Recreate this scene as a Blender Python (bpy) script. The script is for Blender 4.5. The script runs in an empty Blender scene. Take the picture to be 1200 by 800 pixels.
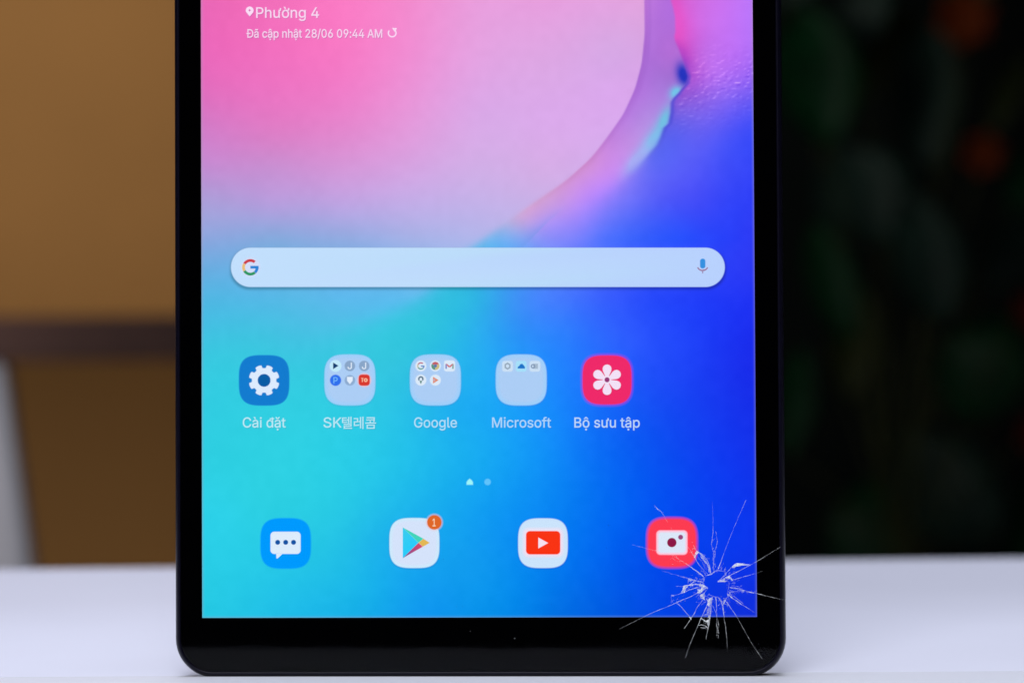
import bpy, bmesh, math, random
import numpy as np
from mathutils import Vector, Matrix
from mathutils.geometry import tessellate_polygon

scene = bpy.context.scene
COL = scene.collection
random.seed(7)

# ------------------------------------------------------------------ camera
CAM_H = 0.0819                       # lens height above the tabletop
FPX = 3352.0                         # focal length in photo pixels (1200 wide)
ROLL = 0.0063
cam_d = bpy.data.cameras.new('camera')
cam = bpy.data.objects.new('camera', cam_d)
COL.objects.link(cam)
cam_d.sensor_width = 36.0
cam_d.lens = FPX / 1200.0 * 36.0
cam_d.clip_start = 0.02
cam_d.clip_end = 60.0
CAM_M = Matrix.Translation((0, -0.7, CAM_H)) @ Matrix.Rotation(ROLL, 4, 'Y') @ Matrix.Rotation(math.pi / 2, 4, 'X')
cam.matrix_world = CAM_M
cam_d.dof.use_dof = True
cam_d.dof.focus_distance = 0.694
cam_d.dof.aperture_fstop = 10.0
scene.camera = cam

# ------------------------------------------------------------------ world, lamps, exposure
world = bpy.data.worlds.new('World')
scene.world = world
world.use_nodes = True
bg = world.node_tree.nodes['Background']
bg.inputs['Color'].default_value = (0.8, 0.9, 1.0, 1)
bg.inputs['Strength'].default_value = 0.004


def area(name, loc, target, size, power, color, spread=180.0):
    d = bpy.data.lights.new(name, 'AREA')
    d.shape = 'RECTANGLE'
    d.size, d.size_y = size
    d.energy = power
    d.color = color
    d.spread = math.radians(spread)
    o = bpy.data.objects.new(name, d)
    COL.objects.link(o)
    o.location = loc
    o.rotation_euler = (Vector(target) - Vector(loc)).to_track_quat('-Z', 'Y').to_euler()
    return o


area('softbox_key', (-0.12, 0.0, 1.5), (-0.06, 0.08, 0.0), (1.1, 0.7), 3.6, (0.89, 0.92, 1.0), 80)
area('fill_back', (-0.05, 0.95, 1.2), (-0.02, 0.42, 0.0), (1.0, 0.5), 1.3, (0.89, 0.92, 1.0), 70)  # added fill, unseen source, evens out the rear tabletop
area('fill_front', (-0.15, -0.80, 0.70), (0.0, 0.0, 0.08), (0.5, 0.4), 1.8, (0.95, 0.97, 1.0), 90)  # added fill from the camera side, brightens the cracks
area('wall_fill', (-1.2, 0.5, 0.44), (-0.55, 2.9, 0.44), (0.35, 1.4), 6.6, (1.0, 0.94, 0.86), 70)  # added wash for the brown wall, not a fixture of the room

scene.view_settings.view_transform = 'Standard'
scene.view_settings.look = 'None'
scene.view_settings.exposure = 0.0
scene.view_settings.gamma = 1.0
scene.view_settings.use_curve_mapping = False
scene.cycles.transparent_max_bounces = 32
scene.cycles.use_denoising = True

# ------------------------------------------------------------------ helpers


def lin(c):
    r = []
    for v in c[:3]:
        v = v / 255.0
        r.append(v / 12.92 if v <= 0.04045 else ((v + 0.055) / 1.055) ** 2.4)
    return tuple(r)


def material(name, base, rough=0.5, spec=0.5, noise=None, bump=None, metallic=0.0):
    """Principled material; noise = (scale, amount) varies the colour, bump = (scale, strength)."""
    m = bpy.data.materials.new(name)
    m.use_nodes = True
    nt = m.node_tree
    p = nt.nodes['Principled BSDF']
    p.inputs['Base Color'].default_value = (*base, 1)
    p.inputs['Roughness'].default_value = rough
    p.inputs['Specular IOR Level'].default_value = spec
    p.inputs['Metallic'].default_value = metallic
    tc = nt.nodes.new('ShaderNodeTexCoord')
    if noise:
        n = nt.nodes.new('ShaderNodeTexNoise')
        n.inputs['Scale'].default_value = noise[0]
        n.inputs['Detail'].default_value = 6
        nt.links.new(tc.outputs['Object'], n.inputs['Vector'])
        r = nt.nodes.new('ShaderNodeMapRange')
        r.inputs['From Min'].default_value = 0.3
        r.inputs['From Max'].default_value = 0.7
        r.inputs['To Min'].default_value = 1 - noise[1]
        r.inputs['To Max'].default_value = 1 + noise[1]
        nt.links.new(n.outputs['Fac'], r.inputs['Value'])
        v = nt.nodes.new('ShaderNodeVectorMath')
        v.operation = 'SCALE'
        v.inputs[0].default_value = base
        nt.links.new(r.outputs['Result'], v.inputs['Scale'])
        nt.links.new(v.outputs['Vector'], p.inputs['Base Color'])
    if bump:
        n = nt.nodes.new('ShaderNodeTexNoise')
        n.inputs['Scale'].default_value = bump[0]
        n.inputs['Detail'].default_value = 4
        nt.links.new(tc.outputs['Object'], n.inputs['Vector'])
        b = nt.nodes.new('ShaderNodeBump')
        b.inputs['Strength'].default_value = bump[1]
        b.inputs['Distance'].default_value = 0.001
        nt.links.new(n.outputs['Fac'], b.inputs['Height'])
        nt.links.new(b.outputs['Normal'], p.inputs['Normal'])
    return m


def link(name, me, mat=None, parent=None, smooth=False):
    me.name = name
    o = bpy.data.objects.new(name, me)
    COL.objects.link(o)
    if mat:
        me.materials.append(mat)
    if parent:
        o.parent = parent
    if smooth:
        for p in me.polygons:
            p.use_smooth = True
    return o


def from_bm(name, bm, mat=None, parent=None, smooth=False):
    bmesh.ops.recalc_face_normals(bm, faces=bm.faces)
    me = bpy.data.meshes.new(name)
    bm.to_mesh(me)
    bm.free()
    return link(name, me, mat, parent, smooth)


def box(bm, lo, hi, bevel=0.0, rot=0.0, pivot=(0, 0, 0)):
    r = bmesh.ops.create_cube(bm, size=1.0)
    vs = r['verts']
    lo, hi = Vector(lo), Vector(hi)
    for v in vs:
        v.co = Vector(((v.co.x + .5) * (hi.x - lo.x) + lo.x, (v.co.y + .5) * (hi.y - lo.y) + lo.y, (v.co.z + .5) * (hi.z - lo.z) + lo.z))
    if rot:
        bmesh.ops.rotate(bm, verts=vs, cent=pivot, matrix=Matrix.Rotation(rot, 3, 'Z'))
    if bevel:
        es = list({e for v in vs for e in v.link_edges})
        bmesh.ops.bevel(bm, geom=es, offset=bevel, segments=3, affect='EDGES', profile=0.5)


def tag(o, label, cat=None, group=None, kind=None):
    if label:
        o['label'] = label
    if cat:
        o['category'] = cat
    if group:
        o['group'] = group
    if kind:
        o['kind'] = kind
    return o


def ray(px, py):
    d = Vector(((px - 600.0) / FPX, (400.0 - py) / FPX, -1.0))
    return CAM_M.translation.copy(), (CAM_M.to_3x3() @ d)


def at_depth(px, py, z):
    """World point seen at photo pixel (px, py), z metres in front of the lens."""
    o, d = ray(px, py)
    return o + d * (z / d.y)


def at_table(px, py):
    o, d = ray(px, py)
    return o + d * (-o.z / d.z)
GLYPHS = {
    'Phường 4': [[60,0,60,509,235,509,272,506,305,499,332,487,356,471,375,452,390,430,400,404,407,377,409,348,407,318,400,291,390,265,375,243,356,223,332,207,305,195,272,188,235,186,109,186,109,242,233,242,257,244,279,248,297,256,312,266,324,279,333,294,339,310,343,328,344,348,343,367,339,385,333,402,324,416,312,428,297,439,279,446,257,451,232,452,125,452,125,0],[558,227,558,0,497,0,497,509,558,509,558,287,547,287,560,319,577,344,597,362,619,374,644,382,672,384,697,383,719,377,740,369,758,356,773,340,785,321,794,298,800,271,802,240,802,0,741,0,741,235,738,263,730,286,717,304,700,318,679,326,654,329,637,328,620,324,605,317,592,308,580,297,571,283,564,266,560,248],[1176,338,1176,379,1206,379,1212,381,1216,384,1217,391,1217,464,1272,464,1272,396,1270,379,1265,364,1257,353,1246,345,1232,340,1214,338],[1037,-5,1012,-3,990,2,969,11,951,23,936,39,924,59,914,82,909,109,907,139,907,379,968,379,968,144,971,117,979,94,991,75,1009,61,1030,53,1055,50,1072,51,1089,55,1104,62,1117,71,1129,83,1138,97,1145,113,1149,132,1151,153,1151,379,1212,379,1212,0,1153,0,1153,92,1162,92,1148,60,1132,35,1112,17,1089,5,1064,-3],[1493,344,1493,384,1522,384,1549,382,1578,380,1608,380,1615,381,1618,385,1620,391,1620,464,1677,464,1677,396,1675,380,1670,367,1663,357,1651,350,1637,346,1619,344,1556,344],[1493,-8,1460,-5,1430,3,1403,16,1379,35,1359,58,1342,85,1330,116,1323,150,1320,187,1323,225,1330,260,1342,291,1359,318,1379,341,1403,360,1430,374,1460,382,1493,384,1527,382,1557,374,1585,360,1609,341,1629,318,1645,291,1657,260,1665,225,1667,187,1665,150,1657,116,1645,85,1629,58,1609,35,1585,16,1557,3,1527,-5],[1493,46,1517,49,1538,55,1556,66,1571,80,1584,97,1593,117,1600,139,1604,163,1605,187,1604,212,1600,236,1593,258,1584,278,1571,296,1556,310,1538,321,1517,328,1493,330,1470,328,1449,321,1431,310,1416,296,1404,278,1395,258,1388,236,1384,212,1382,187,1384,163,1388,139,1395,117,1404,97,1416,80,1431,66,1449,55,1470,49],[1469,429,1404,529,1472,529,1520,429],[1813,227,1813,0,1752,0,1752,379,1811,379,1812,287,1802,287,1815,319,1832,344,1852,362,1874,374,1899,382,1927,384,1952,383,1974,377,1995,369,2012,356,2028,340,2040,321,2049,298,2055,271,2057,240,2057,0,1996,0,1996,235,1993,263,1985,286,1973,304,1955,318,1934,326,1910,329,1892,328,1876,324,1860,317,1847,308,1835,297,1826,283,1819,266,1815,248],[2316,-151,2289,-149,2265,-146,2243,-140,2224,-132,2206,-122,2192,-110,2179,-97,2168,-84,2160,-69,2211,-41,2216,-49,2223,-57,2231,-66,2240,-74,2251,-82,2264,-88,2279,-93,2296,-96,2316,-97,2345,-95,2370,-87,2391,-75,2408,-58,2417,-34,2421,-6,2421,68,2416,68,2410,60,2404,51,2396,41,2387,32,2375,23,2362,16,2345,10,2326,6,2304,5,2275,7,2247,14,2222,27,2199,43,2180,65,2164,90,2153,120,2146,154,2143,191,2146,229,2153,263,2164,293,2180,320,2199,342,2222,361,2247,374,2275,382,2305,384,2327,383,2347,379,2363,373,2376,365,2388,356,2397,346,2405,336,2412,327,2417,319,2422,319,2422,379,2482,379,2482,-9,2479,-40,2472,-67,2460,-90,2443,-109,2423,-124,2400,-136,2374,-144,2346,-149],[2314,59,2336,61,2356,66,2373,75,2387,87,2400,103,2409,121,2416,142,2420,166,2422,193,2420,219,2416,242,2409,264,2400,283,2388,299,2373,312,2356,322,2336,328,2314,330,2292,328,2272,322,2254,312,2240,298,2227,282,2218,262,2211,241,2207,218,2206,193,2207,167,2211,144,2218,123,2228,104,2240,88,2255,76,2272,66,2292,61],[2762,105,2762,158,2969,509,3033,509,2831,166,2831,163,3135,163,3135,105],[3004,0,3004,121,3004,146,3004,318,3065,318,3065,0]],
    'Đã cập nhật 28/06 09:44 AM': [[230,0,107,0,107,57,226,57,265,60,299,68,329,81,354,99,374,122,390,149,401,181,408,216,410,255,408,294,401,329,390,361,375,388,355,410,330,428,302,441,269,449,232,452,104,452,104,509,236,509,283,505,326,495,363,478,396,455,423,426,444,391,460,351,469,306,473,255,469,205,460,159,444,119,422,83,395,54,362,31,323,14,279,3],[136,509,136,0,71,0,71,509],[7,228,7,281,270,281,270,228],[673,-9,649,-7,628,-3,607,5,589,15,573,29,560,45,551,63,545,84,543,108,545,128,549,146,556,161,565,174,577,184,590,193,605,200,621,206,638,211,656,214,673,217,691,220,747,227,759,229,770,231,778,235,784,240,787,246,788,255,788,257,787,272,784,285,779,297,773,307,764,315,753,322,740,327,725,330,708,331,691,330,676,327,662,322,650,316,639,309,630,301,623,292,617,283,613,274,554,291,564,313,576,331,591,346,608,358,626,368,646,375,666,380,686,383,707,384,721,384,736,382,752,379,768,375,784,369,799,360,812,350,825,336,835,320,843,301,848,278,849,251,849,0,789,0,789,52,785,52,780,43,773,34,765,25,754,16,742,8,728,1,712,-4,693,-7],[683,45,705,47,724,51,741,59,755,68,767,80,776,93,783,108,787,122,788,138,788,190,785,187,780,184,772,182,764,180,754,178,744,176,713,171,688,168,674,166,660,163,647,159,635,153,625,147,616,139,610,130,606,118,605,105,606,93,609,82,615,72,622,64,632,57,643,52,655,48,668,46],[747,446,738,447,730,448,722,450,714,453,706,457,699,460,679,470,673,473,668,474,664,475,658,474,654,471,651,466,648,460,646,454,646,448,603,448,605,467,610,484,617,498,628,509,641,516,658,518,667,518,675,516,682,514,690,511,697,508,704,504,710,500,716,497,723,494,729,491,734,490,740,490,745,490,750,492,753,496,756,501,758,508,759,517,801,517,799,497,794,480,786,466,775,455,762,448],[1297,-8,1264,-5,1234,3,1207,16,1183,35,1162,58,1146,85,1134,116,1126,150,1124,187,1126,225,1134,260,1146,291,1162,318,1183,341,1207,360,1234,374,1264,382,1297,384,1315,384,1333,381,1350,377,1366,371,1381,364,1395,356,1408,346,1419,335,1430,322,1439,308,1446,293,1451,277,1393,262,1389,272,1385,281,1380,289,1374,297,1367,304,1360,311,1351,316,1342,321,1332,325,1321,328,1309,329,1297,330,1273,328,1253,321,1235,310,1220,296,1208,278,1198,258,1191,236,1187,212,1186,187,1187,163,1191,139,1198,117,1208,97,1220,80,1235,66,1253,55,1273,49,1297,46,1310,47,1321,49,1332,52,1343,55,1352,60,1361,66,1368,73,1375,80,1381,89,1387,98,1391,107,1394,117,1453,102,1447,86,1440,70,1431,56,1421,43,1409,32,1396,21,1382,12,1367,5,1350,-1,1333,-5,1316,-7],[1645,-9,1622,-7,1600,-3,1580,5,1562,15,1546,29,1533,45,1524,63,1518,84,1516,108,1517,128,1522,146,1529,161,1538,174,1550,184,1563,193,1578,200,1594,206,1611,211,1628,214,1646,217,1664,220,1719,227,1732,229,1743,231,1751,235,1756,240,1760,246,1761,255,1761,257,1760,272,1757,285,1752,297,1745,307,1736,315,1725,322,1712,327,1698,330,1681,331,1664,330,1648,327,1635,322,1623,316,1612,309,1603,301,1596,292,1590,283,1586,274,1526,291,1537,313,1549,331,1564,346,1581,358,1599,368,1618,375,1639,380,1659,383,1679,384,1694,384,1709,382,1724,379,1741,375,1756,369,1771,360,1785,350,1797,336,1808,320,1816,301,1821,278,1822,251,1822,0,1762,0,1762,52,1758,52,1753,43,1746,34,1737,25,1727,16,1715,8,1701,1,1684,-4,1666,-7],[1656,45,1677,47,1697,51,1713,59,1728,68,1740,80,1749,93,1756,108,1760,122,1761,138,1761,190,1758,187,1752,184,1745,182,1736,180,1727,178,1717,176,1686,171,1661,168,1647,166,1633,163,1620,159,1608,153,1598,147,1589,139,1582,130,1579,118,1577,105,1578,93,1582,82,1587,72,1595,64,1604,57,1615,52,1628,48,1641,46],[1625,435,1565,435,1565,438,1646,529,1704,529,1784,438,1784,435,1723,435,1675,495],[1675,-144,1664,-143,1654,-139,1645,-133,1639,-124,1634,-115,1633,-104,1634,-93,1639,-84,1645,-75,1654,-69,1664,-65,1675,-64,1687,-65,1697,-69,1706,-75,1712,-84,1717,-93,1718,-104,1717,-115,1712,-124,1706,-133,1697,-139,1687,-143],[1927,-143,1927,379,1987,379,1987,319,1993,319,1998,327,2004,336,2012,346,2021,355,2033,364,2046,373,2062,379,2081,383,2104,384,2134,382,2162,374,2188,361,2210,342,2229,320,2244,293,2256,261,2263,227,2265,189,2263,151,2256,116,2245,84,2229,57,2210,34,2188,16,2162,3,2135,-6,2104,-8,2082,-7,2063,-3,2047,4,2034,12,2022,21,2013,31,2005,41,1998,50,1993,59,1988,59,1988,-143],[2095,47,2117,49,2137,55,2154,66,2169,80,2181,97,2191,117,2197,139,2201,163,2203,189,2201,215,2197,239,2191,261,2181,281,2169,298,2154,311,2137,322,2117,328,2095,330,2073,328,2053,322,2036,312,2021,299,2009,282,2000,263,1993,241,1989,216,1987,189,1989,162,1993,138,2000,115,2009,95,2022,78,2036,65,2054,55,2073,49],[2601,227,2601,0,2539,0,2539,379,2598,379,2599,287,2589,287,2603,319,2619,344,2639,362,2662,374,2687,382,2714,384,2739,383,2761,377,2782,369,2800,356,2815,340,2827,321,2837,298,2842,271,2844,240,2844,0,2783,0,2783,235,2780,263,2773,286,2760,304,2743,318,2722,326,2697,329,2679,328,2663,324,2648,317,2634,308,2623,297,2613,283,2606,266,2602,248],[3010,227,3010,0,2949,0,2949,509,3010,509,3010,287,2999,287,3012,319,3029,344,3049,362,3071,374,3096,382,3124,384,3149,383,3171,377,3192,369,3210,356,3225,340,3237,321,3246,298,3252,271,3254,240,3254,0,3193,0,3193,235,3190,263,3182,286,3170,304,3152,318,3131,326,3107,329,3089,328,3073,324,3057,317,3044,308,3032,297,3023,283,3016,266,3012,248],[3466,-9,3443,-7,3421,-3,3401,5,3383,15,3367,29,3354,45,3345,63,3339,84,3337,108,3338,128,3343,146,3350,161,3359,174,3371,184,3384,193,3399,200,3415,206,3432,211,3449,214,3467,217,3485,220,3540,227,3553,229,3564,231,3572,235,3578,240,3581,246,3582,255,3582,257,3581,272,3578,285,3573,297,3566,307,3557,315,3546,322,3534,327,3519,330,3502,331,3485,330,3470,327,3456,322,3444,316,3433,309,3424,301,3417,292,3411,283,3407,274,3348,291,3358,313,3370,331,3385,346,3402,358,3420,368,3440,375,3460,380,3480,383,3501,384,3515,384,3530,382,3546,379,3562,375,3577,369,3592,360,3606,350,3618,336,3629,320,3637,301,3642,278,3643,251,3643,0,3583,0,3583,52,3579,52,3574,43,3567,34,3559,25,3548,16,3536,8,3522,1,3506,-4,3487,-7],[3477,45,3499,47,3518,51,3534,59,3549,68,3561,80,3570,93,3577,108,3581,122,3582,138,3582,190,3579,187,3573,184,3566,182,3557,180,3548,178,3538,176,3507,171,3482,168,3468,166,3454,163,3441,159,3429,153,3419,147,3410,139,3404,130,3400,118,3398,105,3400,93,3403,82,3409,72,3416,64,3425,57,3436,52,3449,48,3462,46],[3447,435,3386,435,3386,438,3467,529,3525,529,3605,438,3605,435,3544,435,3496,495],[3496,-144,3485,-143,3475,-139,3467,-133,3460,-124,3455,-115,3454,-104,3455,-93,3460,-84,3467,-75,3475,-69,3485,-65,3496,-64,3508,-65,3518,-69,3527,-75,3534,-84,3538,-93,3539,-104,3538,-115,3534,-124,3527,-133,3518,-139,3508,-143],[3900,379,3900,327,3702,327,3702,379],[3761,471,3822,471,3822,98,3823,83,3826,70,3832,61,3840,55,3852,51,3866,50,3870,50,3875,50,3881,51,3898,54,3909,2,3902,0,3895,-2,3888,-3,3880,-3,3872,-4,3864,-4,3834,-1,3808,7,3788,21,3773,41,3764,64,3761,93],[4175,0,4175,47,4345,229,4363,248,4379,266,4393,282,4405,298,4414,312,4422,327,4427,341,4430,356,4431,371,4430,389,4426,405,4419,419,4409,431,4398,441,4384,449,4369,455,4352,458,4335,460,4316,458,4299,454,4283,447,4270,438,4259,427,4250,413,4243,398,4239,381,4238,362,4177,362,4179,391,4186,418,4197,442,4213,464,4232,482,4254,496,4279,507,4307,513,4336,516,4365,513,4392,507,4417,497,4439,482,4457,465,4472,445,4483,423,4490,398,4492,372,4491,354,4488,336,4482,318,4474,299,4462,280,4447,259,4428,235,4405,209,4378,180,4264,60,4264,57,4500,57,4500,0],[4790,-7,4757,-5,4727,1,4700,11,4675,25,4655,42,4638,62,4626,84,4618,109,4616,135,4617,156,4622,176,4629,195,4639,212,4651,228,4665,241,4681,252,4698,260,4717,265,4717,267,4693,276,4673,289,4657,308,4644,330,4637,354,4634,380,4637,405,4643,429,4654,450,4670,469,4688,485,4710,498,4734,508,4761,514,4790,516,4819,514,4846,508,4870,498,4892,485,4910,469,4925,450,4937,429,4943,405,4946,380,4943,354,4936,330,4923,308,4907,289,4887,276,4864,267,4864,265,4883,260,4899,252,4915,241,4929,228,4941,212,4951,195,4959,176,4963,156,4965,135,4962,109,4955,84,4942,62,4926,42,4905,25,4881,11,4853,1,4823,-5],[4790,49,4812,50,4831,54,4849,60,4864,69,4877,79,4887,91,4895,106,4899,121,4901,139,4899,157,4894,173,4886,189,4876,202,4862,213,4847,223,4829,230,4811,234,4790,235,4770,234,4751,230,4733,223,4718,213,4705,202,4694,189,4686,173,4681,157,4679,139,4681,121,4685,106,4693,91,4703,79,4716,69,4731,60,4749,54,4769,50],[4790,290,4808,291,4824,294,4838,300,4851,308,4862,318,4871,330,4878,344,4882,359,4883,376,4882,392,4878,407,4872,420,4863,432,4852,442,4839,449,4824,455,4808,459,4790,460,4772,459,4756,455,4741,449,4728,442,4717,432,4709,420,4702,407,4698,392,4697,376,4698,359,4702,344,4709,330,4718,318,4729,308,4742,300,4757,294,4773,291],[5252,533,5088,-76,5031,-76,5195,533],[5493,-7,5457,-3,5425,7,5396,24,5372,48,5351,77,5335,113,5323,155,5316,202,5314,254,5316,306,5324,353,5335,395,5352,431,5372,461,5397,484,5425,502,5457,512,5493,516,5529,512,5561,502,5589,484,5614,461,5634,431,5650,395,5662,353,5669,306,5672,254,5669,202,5662,155,5651,113,5634,77,5614,48,5590,24,5561,7,5529,-3],[5493,50,5517,52,5538,60,5557,74,5573,92,5586,116,5596,144,5604,176,5609,213,5610,254,5609,295,5604,332,5596,365,5586,393,5573,416,5557,435,5538,449,5517,457,5493,460,5469,457,5448,449,5429,435,5413,416,5400,393,5389,365,5382,332,5377,295,5376,254,5377,213,5382,176,5389,144,5400,116,5413,92,5429,74,5448,60,5469,52],[5946,-7,5915,-4,5887,3,5862,15,5839,31,5820,51,5804,74,5792,101,5785,130,5783,162,5785,187,5790,212,5799,239,5813,268,5832,302,5857,340,5972,509,6041,509,5870,261,5865,261,5870,270,5877,279,5884,288,5894,295,5904,302,5915,307,5927,311,5940,313,5954,314,5984,312,6011,305,6035,295,6056,280,6074,262,6089,240,6100,215,6106,187,6108,157,6106,127,6099,98,6087,73,6071,50,6052,30,6029,14,6004,3,5976,-4],[5946,48,5965,50,5982,55,5998,63,6012,73,6024,86,6034,101,6041,119,6045,137,6047,157,6045,178,6041,196,6034,213,6024,228,6012,241,5998,251,5982,259,5965,264,5946,265,5927,264,5909,259,5893,252,5879,241,5867,229,5857,214,5850,197,5846,179,5844,158,5846,138,5850,119,5857,102,5867,86,5879,73,5893,63,5909,55,5927,50],[6587,-7,6551,-3,6519,7,6490,24,6465,48,6445,77,6429,113,6417,155,6410,202,6408,254,6410,306,6417,353,6429,395,6446,431,6466,461,6491,484,6519,502,6551,512,6587,516,6623,512,6655,502,6683,484,6708,461,6728,431,6744,395,6756,353,6763,306,6765,254,6763,202,6756,155,6744,113,6728,77,6708,48,6684,24,6655,7,6623,-3],[6587,50,6610,52,6632,60,6650,74,6667,92,6680,116,6690,144,6698,176,6702,213,6704,254,6702,295,6698,332,6690,365,6680,393,6667,416,6650,435,6632,449,6610,457,6587,460,6563,457,6542,449,6523,435,6507,416,6494,393,6483,365,6476,332,6471,295,6469,254,6471,213,6476,176,6483,144,6494,116,6507,92,6523,74,6542,60,6563,52],[7039,516,7070,513,7098,506,7123,494,7146,478,7165,458,7181,434,7193,408,7200,378,7202,347,7200,322,7195,296,7186,270,7172,240,7153,207,7128,168,7014,0,6944,0,7115,248,7121,248,7115,238,7109,229,7101,221,7092,214,7081,207,7070,202,7058,198,7045,195,7031,195,7002,197,6975,203,6950,214,6929,229,6911,247,6896,269,6885,294,6879,321,6877,352,6879,382,6886,411,6898,436,6914,459,6933,479,6956,494,6981,506,7009,513],[7039,460,7021,459,7003,454,6987,446,6973,435,6961,423,6952,407,6944,390,6940,372,6939,352,6940,331,6944,313,6952,295,6961,280,6973,268,6987,257,7003,250,7021,245,7039,243,7058,245,7076,249,7092,257,7106,267,7118,280,7128,295,7135,312,7139,330,7141,350,7139,371,7135,390,7128,407,7118,422,7106,435,7092,446,7076,454,7058,459],[7362,-4,7350,-3,7339,1,7329,9,7322,18,7317,29,7316,41,7317,53,7322,64,7329,73,7339,81,7350,85,7362,87,7374,85,7384,81,7394,73,7401,64,7406,53,7407,41,7406,29,7401,18,7394,9,7384,1,7374,-3],[7362,271,7350,272,7339,277,7329,284,7322,294,7317,304,7316,316,7317,328,7322,339,7329,349,7339,356,7350,360,7362,362,7374,360,7384,356,7394,349,7401,339,7406,328,7407,316,7406,304,7401,294,7394,284,7384,277,7374,272],[7494,105,7494,158,7701,509,7765,509,7563,166,7563,163,7867,163,7867,105],[7736,0,7736,121,7736,146,7736,318,7797,318,7797,0],[7947,105,7947,158,8154,509,8218,509,8016,166,8016,163,8320,163,8320,105],[8189,0,8189,121,8189,146,8189,318,8250,318,8250,0],[8564,0,8749,509,8824,509,9011,0,8943,0,8835,302,8812,372,8780,478,8793,478,8761,371,8738,302,8633,0],[8658,142,8658,199,8918,199,8918,142],[9088,0,9088,509,9179,509,9305,187,9308,179,9311,170,9315,159,9327,123,9339,84,9349,49,9335,49,9346,83,9358,121,9370,158,9380,187,9504,509,9595,509,9595,0,9532,0,9532,291,9532,327,9533,369,9534,413,9535,457,9540,457,9525,409,9510,363,9495,322,9483,291,9369,0,9314,0,9198,291,9187,321,9173,361,9157,408,9140,457,9146,457,9148,416,9149,372,9149,328,9150,291,9150,0]],
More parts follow.
